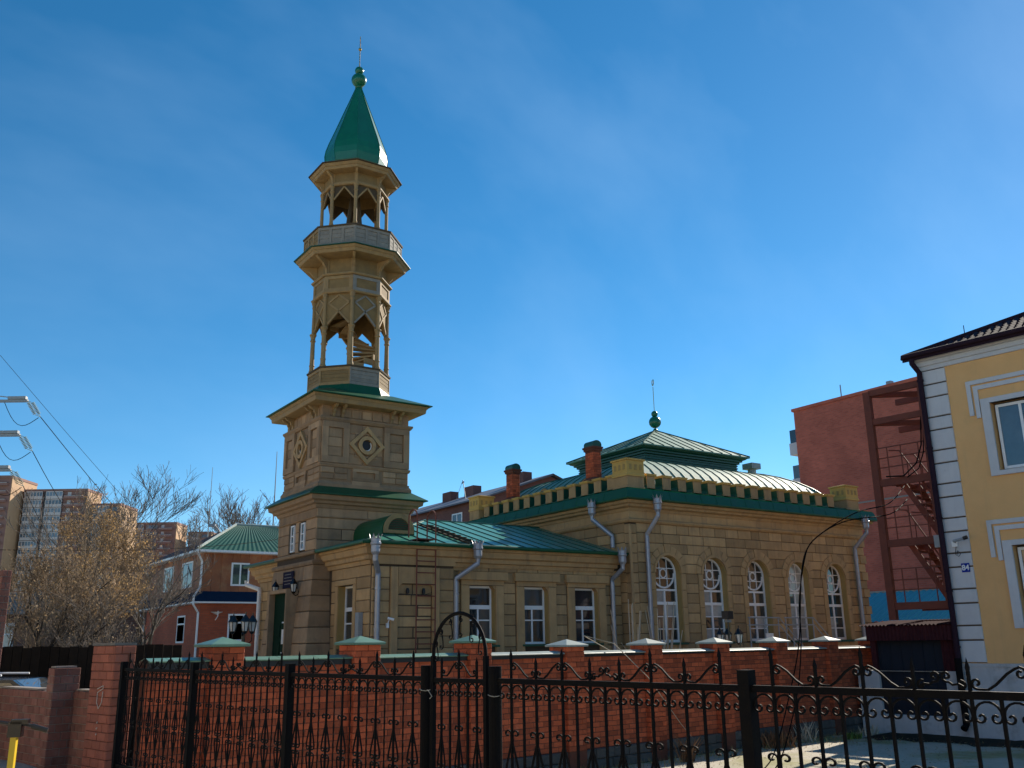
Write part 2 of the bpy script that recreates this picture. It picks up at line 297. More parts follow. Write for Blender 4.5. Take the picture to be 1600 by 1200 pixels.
# ------------------------------------------------------------------ ground
def ground_z(x, y):
    p = WF.inverted() @ Vector((x, y, 0)); d = p.x
    t = min(1, max(0, (7.6 - d) / 3.0)); h = .72 * t * t * (3 - 2 * t)
    s = min(1, max(0, (34 - p.y) / 6)); return h * s
def ground_mat():
    m = bpy.data.materials.new('yard_ground'); m.use_nodes = True; t = m.node_tree; N = t.nodes; L = t.links; b = N['Principled BSDF']
    g = N.new('ShaderNodeNewGeometry')
    def nz(sc, d=8, ro=.6):
        n = N.new('ShaderNodeTexNoise'); n.inputs['Scale'].default_value = sc; n.inputs['Detail'].default_value = d; n.inputs['Roughness'].default_value = ro; L.new(g.outputs['Position'], n.inputs['Vector']); return n.outputs['Fac']
    def mr(i, a, c):
        r = N.new('ShaderNodeMapRange'); r.inputs[1].default_value = a; r.inputs[2].default_value = c; L.new(i, r.inputs[0]); return r.outputs[0]
    def mix(f, a, c):
        x = N.new('ShaderNodeMix'); x.data_type = 'RGBA'; L.new(f, x.inputs[0])
        for k, q in ((6, a), (7, c)):
            if isinstance(q, tuple): x.inputs[k].default_value = (*q, 1)
            else: L.new(q, x.inputs[k])
        return x.outputs[2]
    c = mix(mr(nz(3), .3, .7), (.52, .47, .38), (.42, .38, .30))
    c = mix(mr(nz(.45), .5, .62), c, (.30, .28, .13))
    c = mix(mr(nz(14), .6, .75), c, (.30, .26, .21))
    L.new(c, b.inputs['Base Color']); b.inputs['Roughness'].default_value = .95
    bp = N.new('ShaderNodeBump'); bp.inputs['Strength'].default_value = .6; bp.inputs['Distance'].default_value = .03; L.new(nz(22), bp.inputs['Height']); L.new(bp.outputs[0], b.inputs['Normal'])
    return m
M['ground'] = ground_mat()
xs = [-900, -400, -150, -60, -25] + [x * .9 - 12 for x in range(0, 66)] + [60, 90, 160, 400, 900]
ys = [-900, -400, -150, -60, -25] + [y * .9 - 12 for y in range(0, 66)] + [60, 90, 160, 400, 900]
b = MB(); nx = len(xs)
b.v = [(x, y, ground_z(x, y)) for y in ys for x in xs]
b.f = [(j * nx + i, j * nx + i + 1, (j + 1) * nx + i + 1, (j + 1) * nx + i) for j in range(len(ys) - 1) for i in range(nx - 1)]
solo('ground', b, M['ground'], 'trodden pale earth yard with thin grass between fence and wall', 'ground', kind='structure', smooth=True)

# ------------------------------------------------------------------ masonry helpers
def stones(parent, Mx, x0, x1, z0, z1, h, mt, lens=(.5, .95), holes=(), arcs=(), seed=1, y=0.0, depth=.05):
    rg = random.Random(seed); n = max(1, round((z1 - z0) / h)); h = (z1 - z0) / n; j = .0065
    for c in range(n):
        a, t = z0 + c * h, z0 + (c + 1) * h; blk = []
        for xa, xb, za, zb in holes:
            if za < t - .03 and zb > a + .03: blk.append((xa, xb))
        for cx, cz, r in arcs:
            if t > cz + .01 and t - cz < r:
                hw = math.sqrt(r * r - max(0, t - cz) ** 2); blk.append((cx - hw, cx + hw))
        blk.sort(); free = []; x = x0
        for p, q in blk:
            if p > x: free.append((x, min(p, x1)))
            x = max(x, q)
        if x < x1: free.append((x, x1))
        for p, q in free:
            if q - p < .04: continue
            k = max(1, round((q - p) / rg.uniform(*lens))); ed = [p] + sorted(p + (q - p) * (i + rg.uniform(-.22, .22)) / k for i in range(1, k)) + [q]
            for e, g in zip(ed, ed[1:]):
                b = MB(Mx); b.block(e + j, g - j, y - rg.uniform(0, .008), y + depth, a + j, t - j, .016); P('stone_block', b, mt, parent)
def rect_window(parent, Mx, x0, x1, z0, z1, yd, cols=(), rows=(), glass='glass', fw_=.06, lab=None, mt='white'):
    """white framed window: cols and rows are mullion positions; panes are sub-parts"""
    b = MB(Mx); b.box(x0, x0 + fw_, yd, yd + .07, z0, z1); b.box(x1 - fw_, x1, yd, yd + .07, z0, z1)
    b.box(x0 + fw_, x1 - fw_, yd + .002, yd + .068, z0, z0 + fw_); b.box(x0 + fw_, x1 - fw_, yd + .002, yd + .068, z1 - fw_, z1)
    for r_, w_ in rows: b.box(x0 + fw_, x1 - fw_, yd + .004, yd + .066, r_ - w_ / 2, r_ + w_ / 2)
    for c_, w_, za, zb in cols: b.box(c_ - w_ / 2, c_ + w_ / 2, yd + .006, yd + .064, za, zb)
    win = P('window', b, M[mt], parent, lab)
    zs = [z0 + fw_] + [q for r_, w_ in sorted(rows) for q in (r_ - w_ / 2, r_ + w_ / 2)] + [z1 - fw_]
    for i in range(0, len(zs), 2):
        za, zb = zs[i], zs[i + 1]; zm = (za + zb) / 2
        cs = [x0 + fw_] + [q for c_, w_, a, c in sorted(cols) if a < zm < c for q in (c_ - w_ / 2, c_ + w_ / 2)] + [x1 - fw_]
        for k in range(0, len(cs), 2):
            p = MB(Mx); p.box(cs[k] - .004, cs[k + 1] + .004, yd + .03, yd + .04, za - .004, zb + .004); P('pane', p, M[glass], win)
    return win
def downpipe(parent, top, off, bot, mt='zinc', r=.068, head=True, name='downpipe'):
    """ornate head at top, swan neck to off, straight down to bot height, shoe"""
    top = Vector(top); off = Vector(off)
    b = MB(); z2 = off.z
    b.tube([top + Vector((0, 0, -.42)), top + Vector((0, 0, -.55)), off + Vector((0, 0, .08)), off, (off.x, off.y, (off.z + bot) / 2), (off.x, off.y, bot)], r, 10)
    for zz in np.arange(off.z - .3, bot + .2, -1.0): b.lathe((off.x, off.y), [(r + .012, zz), (r + .012, zz - .05)], 10)
    d = P(name, b, M[mt], parent, smooth=False)
    if head:
        h = MB(); c = (top.x, top.y); z = top.z
        h.lathe(c, [(r + .005, z - .44), (r + .05, z - .36), (r + .05, z - .2), (r + .075, z - .17), (r + .075, z - .13), (r + .06, z - .12), (r + .06, z - .02)], 10)
        for k in range(8):
            a = 2 * math.pi * k / 8; ca, sa = math.cos(a), math.sin(a); q = r + .06
            h.add([(c[0] + q * math.cos(a - .3), c[1] + q * math.sin(a - .3), z - .04), (c[0] + q * math.cos(a + .3), c[1] + q * math.sin(a + .3), z - .04), (c[0] + (q + .05) * ca, c[1] + (q + .05) * sa, z + .1),
                   (c[0] + (q - .015) * ca, c[1] + (q - .015) * sa, z - .04)], [(0, 1, 2), (1, 3, 2), (3, 0, 2)])
        P('rainwater_head', h, M[mt], d)
    return d
def oct_pt(c, r, k, z, a0=22.5): a = R(a0 + 45 * k); return Vector((c[0] + r * math.cos(a), c[1] + r * math.sin(a), z))

# ------------------------------------------------------------------ mosque prayer hall
HX0, HX1, HY0, HY1 = 18.85, 30.2, 21.61, 31.0
hall = thing('mosque_hall', 'long sandstone prayer hall with five arched windows and a crenellated green roof', 'mosque', fr(24.5, 26.3))
Hf = fr(HX0, HY0)                                  # local x along the front, y inward
Hl = fr(HX0, HY1, R(-90))                          # left face, local x from far to near
HW, HD = HX1 - HX0, HY1 - HY0
WC = [1.47 + 2.02 * k for k in range(5)]; SILL, SPR, RW = 2.43, 4.51, .53
ops = [(c - RW, c + RW, SILL, SPR, True) for c in WC]
b = MB(Hf @ Matrix.Translation((0, .012, 0))); b.wall(0.014, HW - .014, 0, 6.6, .5, ops)
b.M = Hl @ Matrix.Translation((0, .012, 0)); b.wall(.014, HD - .52, 0, 6.6, .45)
b.M = None; b.box(HX1 - .46, HX1 - .012, HY0 + .52, HY1, 0, 6.6); b.box(HX0 + .47, HX1 - .47, HY1 - .46, HY1 - .012, 0, 6.6)
hw = P('wall', b, M['stone_core'], hall)
holes = [(c - .74, c + .74, SILL - .05, SPR) for c in WC] + [(0, .26, 0, 5.95)]
stones(hw, Hf, 0.005, HW - .005, 2.1, 6.0, .30, M['stone'], (.5, 1.0), holes, [(c, SPR, .82) for c in WC], 11)
b = MB(Hf); b.block(.005, HW - .005, -.01, .05, 0, 2.09); P('plinth_face', b, M['stone'], hw)
stones(hw, Hl, 0.005, HD - .005, 5.1, 6.0, .30, M['stone'], (.6, 1.0), [(HD - .26, HD, 0, 5.95)], (), 12)
stones(hw, Hl, HD - 1.5, HD - .005, 2.1, 5.1, .30, M['stone'], (.5, .9), [(HD - .26, HD, 0, 5.95)], (), 13)
for Mx, x0, x1 in ((Hf, .005, .25), (Hl, HD - .25, HD - .005)):       # rounded corner pilaster
    stones(hw, Mx, x0, x1, 2.1, 5.95, .30, M['stone'], (.3, .3), (), (), 14, y=-.02)
b = MB(); b.tube([(HX0 - .03, HY0 - .03, 2.2), (HX0 - .03, HY0 - .03, 5.75)], .055, 8); b.poly((HX0 - .03, HY0 - .03), [(.055, 5.75), (.0, 5.95)], 8, 0); P('corner_shaft', b, M['stone_trim'], hall)
b = MB(Hf)
for k, z in enumerate(np.arange(2.1, 5.9, .6)): b.box(HW - .3, HW + .035, -.035, .3, z + .01, z + .29)
P('quoin', b, M['stone_trim'], hall)
for nm, prof, mt in (('string_course', [(-.05, 5.99), (.05, 6.0), (.09, 6.05), (.09, 6.09), (.03, 6.13), (-.05, 6.13)], 'stone_trim'),
                     ('frieze', [(-.02, 6.12), (.02, 6.12), (.02, 6.36), (-.02, 6.36)], 'stone'),
                     ('cornice', [(-.05, 6.35), (.05, 6.35), (.08, 6.43), (.20, 6.47), (.22, 6.53), (.30, 6.56), (.32, 6.64), (-.1, 6.66)], 'stone_trim')):
    b = MB(); b.rect(HX0, HX1, HY0, HY1, prof); P(nm, b, M[mt], hall)
b = MB(); b.rect(HX0, HX1, HY0, HY1, [(.30, 6.645), (.44, 6.65), (.45, 6.69), (.44, 6.70), (.34, 6.98)]); gut = P('eaves_skirt', b, M['green'], hall)
b = MB(); b.rect(HX0, HX1, HY0, HY1, [(.34, 6.98), (.30, 7.01), (-.5, 7.10)]); P('parapet_ledge', b, M['green_matt'], hall)
for k in range(1, 17): b = MB(); b.bar((HX0 + k * .68, HY0 - .438, 6.71), (HX0 + k * .68 + .02, HY0 - .338, 6.98), .016, .012); P('seam', b, M['green'], gut)
for k in range(1, 13): b = MB(); b.bar((HX0 - .438, HY0 + k * .7, 6.71), (HX0 - .338, HY0 + k * .7, 6.98), .016, .012); P('seam', b, M['green'], gut)
# windows
for wi, c in enumerate(WC):
    g = 'pale_pane' if wi == 3 else 'glass'
    b = MB(Hf); y0 = .2; fwid = .065; xa, xb = c - RW, c + RW
    b.box(xa, xa + fwid, y0, y0 + .08, SILL, SPR); b.box(xb - fwid, xb, y0, y0 + .08, SILL, SPR); b.arc(c, SPR, RW - fwid, RW, y0, y0 + .08, 0, 180, 18)
    b.arc(c, SPR + .01, RW - fwid - .045, RW - fwid + .005, y0 + .01, y0 + .07, 180, 360, 16)
    for z, h in ((SILL + .04, .08), (3.60, .09), (4.0, .06)): b.box(xa + fwid, xb - fwid, y0 + .003, y0 + .077, z - h / 2, z + h / 2)
    for z in (2.83, 3.20): b.box(xa + fwid, xb - fwid, y0 + .02, y0 + .065, z - .015, z + .015)
    b.box(c - .035, c + .035, y0 + .005, y0 + .075, SILL + .08, 3.555); b.box(c - .03, c + .03, y0 + .005, y0 + .075, 3.645, 3.97)
    q = .155
    for s in (-1, 1):
        l = math.sqrt((RW - fwid) ** 2 - q * q)
        b.box(c + s * q - .013, c + s * q + .013, y0 + .02, y0 + .06, SPR - l, SPR + l); b.box(c - l, c + l, y0 + .022, y0 + .058, SPR + s * q - .013, SPR + s * q + .013)
    b.arc(c, SPR, .115, .15, y0 + .015, y0 + .065, 0, 360, 18)
    win = P('window', b, M['white'], hall)
    for xp, xq in ((xa + fwid, c - .035), (c + .035, xb - fwid)):
        for zp, zq in ((SILL + .08, 2.815), (2.845, 3.185), (3.215, 3.555), (3.645, 3.97)):
            p = MB(Hf); p.box(xp, xq, y0 + .04, y0 + .05, zp, zq); P('pane', p, M['pale_pane' if (wi == 3 and random.random() < .75) or random.random() < .14 else 'glass'], win)
    p = MB(Hf); n = 24; p.prism([(xa + .06, 4.03), (xb - .06, 4.03)] + [(c + (RW - .06) * math.cos(math.pi * k / n), SPR + (RW - .06) * math.sin(math.pi * k / n)) for k in range(n + 1)], y0 + .041, y0 + .049); P('pane', p, M[g], win)
    b = MB(Hf); b.box(xa + .001, xa + .012, .0, .2, SILL, SPR); b.box(xb - .012, xb - .001, .0, .2, SILL, SPR); b.arc(c, SPR, RW - .012, RW - .001, .0, .2, 0, 180, 20); P('reveal', b, M['reveal'], win)
    b = MB(Hf); b.box(c - .62, c + .62, -.1, .2, SILL - .07, SILL - .005); P('sill', b, M['green_dark'], win)
    for s in (-1, 1):
        b = MB(Hf)
        for z in np.arange(SILL, SPR - .1, .52): b.block(min(c + s * (RW + .005), c + s * .735), max(c + s * (RW + .005), c + s * .735), -.03, .05, z, min(z + .515, SPR - .005), .015)
        P('jamb', b, M['stone_trim'], win)
    for k in range(9):
        b = MB(Hf); b.arc(c, SPR, RW + .09, .83 + (.05 if k == 4 else 0), -.035 - (.012 if k == 4 else 0), .05, 20 * k + .7, 20 * k + 19.3, 3); P('voussoir', b, M['stone_trim'], win)
    b = MB(Hf); b.arc(c, SPR, RW + .003, RW + .085, -.055, .04, 0, 180, 18); P('arch_moulding', b, M['stone_trim'], win)
# parapet: merlons with ochre caps, green clad sides
def merlon(Mx, x):
    b = MB(Mx); b.box(x - .17, x + .17, .10, .42, 7.04, 7.5); m = P('merlon', b, M['green_dark'], hall)
    b = MB(Mx); b.block(x - .17, x + .17, .06, .099, 7.07, 7.5, .01); P('merlon_face', b, M['stone_trim'], m)
    b = MB(Mx); b.box(x - .20, x + .20, .03, .45, 7.5, 7.535); b.box(x - .215, x + .215, .015, .465, 7.535, 7.575); P('merlon_cap', b, M['ochre'], m)
    b = MB(Mx); n = 6; b.prism([(x - .17, 7.06), (x - .17, 7.26)] + [(x - .17 - .15 * math.sin(math.pi / 2 * k / n), 7.06 + .2 * (1 - math.cos(math.pi / 2 * (1 - k / n)) if 0 else (1 - math.sin(math.pi / 2 * k / n)))) for k in range(1, n + 1)], .09, .4); P('flashing', b, M['green'], m)
for k in range(14): merlon(Hf, 1.03 + .677 * k)
for k in range(12): merlon(Hl, 1.12 + .67 * k)
Hr = fr(HX1, HY0, R(90))
for k in range(12): merlon(Hr, 1.12 + .67 * k)
b = MB(); b.rect(HX0, HX1, HY0, HY1, [(-.06, 7.03), (-.06, 7.12), (-.46, 7.12)]); P('parapet_base', b, M['green'], hall)
for tx, ty in ((HX0 + .34, HY0 + .34), (HX1 - .34, HY0 + .34), (HX0 + .34, HY1 - .34), (HX1 - .34, HY1 - .34)):
    b = MB(); h = .34; b.rect(tx - h, tx + h, ty - h, ty + h, [(.02, 7.0), (.02, 7.1), (0, 7.12), (0, 7.42), (.03, 7.44)]); t = P('turret', b, M['stone_trim'], hall)
    b = MB(); b.rect(tx - h, tx + h, ty - h, ty + h, [(.03, 7.44), (.03, 7.5), (.01, 7.53), (.01, 7.93), (.05, 7.94), (.05, 7.99), (-.3, 8.06)], cap1=True); t2 = P('turret_cap', b, M['ochre'], t)
    for s in (-.21, .0, .21):
        b = MB(); b.box(tx + s - .045, tx + s + .045, ty - h - .024, ty - h, 7.64, 7.81); P('turret_panel', b, M['reveal'], t2)
        b = MB(); b.box(tx - h - .024, tx - h, ty + s - .045, ty + s + .045, 7.64, 7.81); P('turret_panel', b, M['reveal'], t2)
# curved roof, lantern, finial
cx, cy = 24.55, 26.35
RP = [(1, 7.06), (.93, 7.38), (.84, 7.66), (.72, 7.95), (.58, 8.2), (.42, 8.40), (.25, 8.54), (.1, 8.62), (0, 8.64)]
def rq(s): return 2.4 + s * 2.85, 1.95 + s * 2.35
b = MB(); b.ring([[(cx - rq(s)[0], cy - rq(s)[1], z), (cx + rq(s)[0], cy - rq(s)[1], z), (cx + rq(s)[0], cy + rq(s)[1], z), (cx - rq(s)[0], cy + rq(s)[1], z)] for s, z in RP]); rf = P('roof', b, M['roof_sheet'], hall)
def curve_seam(f0, side):
    pts = []
    for s, z in RP:
        hx_, hy_ = rq(s)
        if side in ('f', 'b'):
            x = f0
            if abs(x) > hx_: break
            pts.append((cx + x, cy + (-hy_ if side == 'f' else hy_), z + .01))
        else:
            if abs(f0) > hy_: break
            pts.append((cx + (-hx_ if side == 'l' else hx_), cy + f0, z + .01))
    if len(pts) > 1: b = MB(); b.tube(pts, .018, 4); P('seam', b, M['green'], rf)
for k in range(-11, 12): curve_seam(k * .46, 'f'); curve_seam(k * .46, 'b')
for k in range(-9, 10): curve_seam(k * .46, 'l'); curve_seam(k * .46, 'r')
for sx, sy in ((-1, -1), (1, -1), (1, 1), (-1, 1)): b = MB(); b.tube([(cx + sx * rq(s)[0], cy + sy * rq(s)[1], z + .01) for s, z in RP], .03, 6); P('seam', b, M['green'], rf)
b = MB(); b.rect(cx - 2.35, cx + 2.35, cy - 1.9, cy + 1.9, [(0, 8.55), (0, 8.95), (.08, 8.97), (.08, 9.03), (.16, 9.05), (.16, 9.1), (.26, 9.14), (.30, 9.2)]); lan = P('lantern', b, M['green_dark'], hall)
for z in (8.68, 8.78, 8.88):
    b = MB(); b.rect(cx - 2.35, cx + 2.35, cy - 1.9, cy + 1.9, [(.005, z), (.03, z + .01), (.03, z + .05), (.005, z + .06)]); P('lantern_board', b, M['green_dark'], lan)
b = MB(); b.ring([[(cx - 2.72, cy - 2.27, z), (cx + 2.72, cy - 2.27, z), (cx + 2.72, cy + 2.27, z), (cx - 2.72, cy + 2.27, z)] for z in (9.19, 9.235)] + [[(cx, cy, 10.42)] * 4], cap0=True); lr = P('lantern_roof', b, M['roof_sheet'], hall)
A = Vector((cx, cy, 10.43))
for side in range(4):
    hx_, hy_ = 2.72, 2.27; n = 11 if side % 2 == 0 else 9
    for k in range(1, n):
        t = -1 + 2 * k / n; l = 1 - abs(t)
        base = {0: (cx + t * hx_, cy - hy_, 9.25), 1: (cx + hx_, cy + t * hy_, 9.25), 2: (cx + t * hx_, cy + hy_, 9.25), 3: (cx - hx_, cy + t * hy_, 9.25)}[side]
        top = {0: (cx + t * hx_, cy - hy_ + l * hy_, 9.25 + l * 1.18), 1: (cx + hx_ - l * hx_, cy + t * hy_, 9.25 + l * 1.18), 2: (cx + t * hx_, cy + hy_ - l * hy_, 9.25 + l * 1.18), 3: (cx - hx_ + l * hx_, cy + t * hy_, 9.25 + l * 1.18)}[side]
        b = MB(); b.tube([base, top], .016, 4); P('seam', b, M['green'], lr)
for sx, sy in ((-1, -1), (1, -1), (1, 1), (-1, 1)): b = MB(); b.tube([(cx + sx * 2.72, cy + sy * 2.27, 9.25), A], .025, 5); P('seam', b, M['green'], lr)
def ball(c, z, r, n=16, m=8): return [(max(.001, r * math.sin(math.pi * k / m)), z - r * math.cos(math.pi * k / m)) for k in range(m + 1)]
b = MB(); b.lathe((cx, cy), [(.14, 10.35), (.06, 10.5)] + ball(0, 10.76, .24), 18); b.lathe((cx, cy), ball(0, 11.09, .13), 16); fi = P('finial', b, M['dome'], hall, smooth=True)
b = MB(); b.tube([(cx, cy, 11.2), (cx, cy, 12.2)], .014, 6); b.M = Matrix.Translation((cx, cy, 12.38)) @ Matrix.Rotation(YAW + R(6), 4, 'Z'); b.arc(0, 0, .10, .135, -.012, .012, -240, 60, 16); P('crescent', b, M['brass'], fi)
# chimneys and dormers
for yc in (24.3, 29.2):
    b = MB(); x0 = 19.7; b.rect(x0 - .16, x0 + .16, yc - .22, yc + .22, [(.08, 7.05), (.08, 7.75), (0, 7.82), (0, 8.72), (.04, 8.74), (.04, 8.8), (.07, 8.82), (.07, 8.88)], cap1=True); ch = P('chimney', b, M['mortar_red'], hall)
    rg = random.Random(int(yc * 10))
    for z in np.arange(7.83, 8.66, .085):
        for Mx, L_ in ((fr(x0 - .16, yc + .22, R(-90)), .44), (fr(x0 - .16, yc - .22), .32)):
            o = 0 if int(z * 1000 / 85) % 2 else .12; e = [0] + [q for q in np.arange(o + .02, L_ - .05, .24) if q > .06] + [L_]
            for p, q in zip(e, e[1:]):
                bb = MB(Mx); bb.block(p + .004, q - .004, -.008 - rg.uniform(0, .004), .02, z + .004, z + .081, .006); P('brick', bb, M['brick'], ch)
    b = MB(fr(x0, yc)); n = 10; b.prism([(-.19, 8.88)] + [(-.19 * math.cos(math.pi * k / n), 8.95 + .15 * math.sin(math.pi * k / n)) for k in range(n + 1)] + [(.19, 8.88)], -.25, .25); P('chimney_cowl', b, M['green_dark'], ch)
for yc, zc in ((25.1, 7.62), (27.6, 7.62)):
    b = MB(fr(20.0, yc, R(-90))); n = 12; b.prism([(-.36, 7.3)] + [(-.36 * math.cos(math.pi * k / n), zc + .36 * math.sin(math.pi * k / n)) for k in range(n + 1)] + [(.36, 7.3)], 0, 1.6); d = P('dormer', b, M['green'], hall)
    b = MB(fr(20.0, yc, R(-90))); b.arc(0, zc, .26, .34, -.02, 0, 0, 180, 12); b.box(-.34, .34, -.02, -.001, zc - .06, zc)
    for a in range(-2, 3): b.box(a * .1 - .012, a * .1 + .012, -.018, -.002, zc, zc + .22)
    P('dormer_vent', b, M['wood'], d)
b = MB(); b.tube([(27.9, 24.6, 8.4), (27.9, 24.6, 9.0)], .16, 12); b.box(27.65, 28.15, 24.35, 24.85, 8.9, 9.12); P('roof_vent', b, M['steel'], hall)
downpipe(hall, (19.55, HY0 - .53, 6.72), (19.42, HY0 - .12, 5.55), .15)
downpipe(hall, (HX1 - .45, HY0 - .53, 6.72), (HX1 - .68, HY0 - .12, 5.55), .15)
downpipe(hall, (HX0 - .53, 22.75, 6.72), (HX0 - .12, 22.3, 5.55), 5.28)

# ------------------------------------------------------------------ mosque annex
AX0, AX1, AY0, AY1 = 10.48, 18.85, 22.13, 30.52
ann = thing('mosque_annex', 'low sandstone wing with green seamed roof joining minaret and prayer hall', 'mosque wing', fr(14.7, 26.3))
Af = fr(AX0, AY0); Al = fr(AX0, AY1, R(-90)); AW, AD = AX1 - AX0, AY1 - AY0
awin = [(2.93 + .02, 3.79), (4.76, 5.60), (6.56, 7.44)]
ops = [(a, c, 2.45, 4.02, False) for a, c in awin]
b = MB(Af @ Matrix.Translation((0, .012, 0))); b.wall(0.014, AW - .01, 0, 4.75, .4, ops)
lw = [(AY1 - 24.12, AY1 - 23.14, 2.40, 4.04), (AY1 - 29.5, AY1 - 28.5, 2.40, 4.04)]
b.M = Al @ Matrix.Translation((0, .012, 0)); b.wall(.014, AD - .42, 0, 4.75, .4, [(*q, False) for q in lw])
aw = P('wall', b, M['stone_core'], ann)
# front: pavilion with niche projects, three windows to the right
b = MB(Af); b.box(0.02, 2.4, -.105, .01, 0, 4.7)
P('pavilion_core', b, M['stone_core'], aw)
stones(aw, Af @ Matrix.Translation((0, -.12, 0)), 0, 2.41, 2.1, 4.45, .29, M['stone'], (.55, .9), [(.50, 1.95, 0, 4.36)], (), 21)
b = MB(Af @ Matrix.Translation((0, -.12, 0)))
b.block(.505, .72, -.06, .05, 2.1, 4.44, .015); b.block(1.735, 1.945, -.06, .05, 2.1, 4.44, .015); b.prism([(.725, 4.44), (.725, 3.93), (.83, 4.02), (1.63, 4.02), (1.73, 3.93), (1.73, 4.44)], -.06, .05)
P('niche_frame', b, M['stone_trim'], aw)
stones(aw, Af @ Matrix.Translation((0, -.108, 0)), .725, 1.73, 2.1, 4.01, .27, M['stone'], (.4, .7), (), (), 22, depth=.02)
hol = [(a - .28, c + .28, 0, 4.40) for a, c in awin]
stones(aw, Af, 2.42, AW - .005, 2.1, 4.39, .286, M['stone'], (.4, .8), hol, (), 23)
stones(aw, Af, 2.42, AW - .005, 4.39, 4.56, .17, M['stone'], (.8, 1.4), (), (), 25)
for a, c in awin:
    win = rect_window(ann, Af, a, c, 2.45, 4.02, .17, [((a + c) / 2 - .03, .05, 2.5, 3.42)], [(3.45, .11), (3.1, .035)])
    b = MB(Af); b.block(a - .27, a - .005, -.055, .05, 2.1, 4.02, .015); b.block(c + .005, c + .27, -.055, .05, 2.1, 4.02, .015); b.prism([(a - .27, 4.03), (c + .27, 4.03), (c + .27, 4.16), (a - .27, 4.16)], -.055, .05)
    b.prism([(c - .10, 4.02), (c - .001, 3.90), (c - .001, 3.70), (c + .004, 3.70), (c + .004, 4.02)], -.02, .16)
    P('architrave', b, M['stone_trim'], win)
    b = MB(Af); b.box(a - .36, c + .36, -.13, .04, 4.165, 4.385); P('hood', b, M['stone_trim'], win)
    b = MB(Af); b.box(c - .012, c - .001, .0, .17, 2.46, 4.0); b.box(a + .001, a + .012, 0, .17, 2.46, 4.0); P('reveal', b, M['reveal'], win)
    b = MB(Af); b.box(a - .1, c + .1, -.09, .17, 2.39, 2.445); P('sill', b, M['green_dark'], win)
# left face
hl = [(a - .18, c + .18, 0, 4.22) for a, c, d, e in lw] + [(AY1 - 28.1, AY1 - 24.6, 0, 9)]
stones(aw, Al, .005, AD - .005, 2.1, 4.5, .29, M['stone'], (.5, .9), hl, (), 24)
for a, c, z0, z1 in lw:
    win = rect_window(ann, Al, a, c, z0, z1, .2, [], [(3.42, .1), (3.05, .035)])
    b = MB(Al); b.block(a - .17, a - .005, -.03, .05, 2.1, z1, .012); b.block(c + .005, c + .17, -.03, .05, 2.1, z1, .012); b.block(a - .17, c + .17, -.03, .05, z1 + .005, z1 + .15, .012); P('architrave', b, M['stone_trim'], win)
    b = MB(Al); b.box(c - .012, c - .001, .0, .2, z0, z1); b.box(a + .001, a + .012, 0, .2, z0, z1); P('reveal', b, M['reveal'], win)
b = MB(); b.rect(AX0, AX1 - .36, AY0, AY1, [(-.1, 4.5), (.04, 4.5), (.06, 4.6), (.13, 4.62), (.14, 4.72), (.22, 4.76), (.25, 4.9), (.30, 4.92), (.31, 4.99), (-.2, 5.02)]); P('cornice', b, M['stone_trim'], ann)
b = MB(Af); b.box(-.02, 2.43, -.16, -.13, 4.5, 4.72); P('pavilion_cornice', b, M['stone_trim'], ann)
b = MB(); e = .40; z0, z1 = 5.02, 6.32; ex0, ey0, ey1 = AX0 - e, AY0 - e, AY1 + e; my = (AY0 + AY1) / 2; hx = ex0 + (my - ey0) * .93
vs = [(ex0, ey0, z0), (AX1, ey0, z0), (AX1, my, z1), (hx, my, z1), (ex0, ey1, z0), (AX1, ey1, z0)]
b.add(vs, [(0, 1, 2, 3), (0, 3, 4), (4, 3, 2, 5), (0, 4, 5, 1)]); rf = P('roof', b, M['roof_wing'], ann)
sl_ = (z1 - z0) / (my - ey0)
for x in np.arange(ex0 + .5, AX1 - .05, .52):
    l = min(1, (x - ex0) / (hx - ex0)); b = MB(); b.tube([(x, ey0, z0 + .012), (x, ey0 + l * (my - ey0), z0 + l * (z1 - z0) + .012)], .016, 4); P('seam', b, M['green_dark'], rf)
for y in np.arange(ey0 + .5, ey1, .52):
    l = 1 - abs(y - my) / (my - ey0)
    if l > .02: b = MB(); b.tube([(ex0, y, z0 + .012), (ex0 + l * (hx - ex0), y, z0 + l * (z1 - z0) + .012)], .016, 4); P('seam', b, M['green_dark'], rf)
for q in ([(ex0, ey0, z0 + .01), (hx, my, z1 + .01)], [(hx, my, z1 + .012), (AX1, my, z1 + .012)]): b = MB(); b.tube(q, .025, 5); P('ridge_cap', b, M['green_dark'], rf)
b = MB(); b.tube([(AX1 - .05, ey0 - .01, 5.03), (ex0 - .01, ey0 - .01, 5.03), (ex0 - .01, ey1, 5.03)], .055, 8); P('gutter', b, M['green'], rf)
b = MB()
for k in range(9):
    y = ey0 + .35 + k * .32; z = z0 + sl_ * (y - ey0) + .07; b.box(13.28, 13.72, y, y + .1, z, z + .03)
for x in (13.32, 13.68): b.bar((x, ey0 + .2, z0 + sl_ * .2 + .05), (x, ey0 + 3.2, z0 + sl_ * 3.2 + .05), .04, .05)
P('roof_ladder', b, M['wood_dark'], rf)
b = MB(); zz = 5.52; c0 = 11.72; y0 = 23.05; n = 14; b.M = fr(c0, y0); b.prism([(-.5, 5.05)] + [(-.5 * math.cos(math.pi * k / n), zz + .45 * math.sin(math.pi * k / n)) for k in range(n + 1)] + [(.5, 5.05)], 0, 1.9); d = P('dormer', b, M['green'], ann)
b = MB(fr(c0, y0)); b.arc(0, zz, .33, .46, -.05, -.002, 0, 180, 14); b.box(-.46, .46, -.05, -.003, zz - .09, zz); P('dormer_arch', b, M['wood'], d)
b = MB(fr(c0, y0))
for k in range(5):
    h = .05 + k * .06; hw_ = math.sqrt(max(0, .33 ** 2 - h * h)); b.box(-hw_, hw_, -.03, -.004, zz + h - .02, zz + h + .012)
P('louvre', b, M['wood_dark'], d)
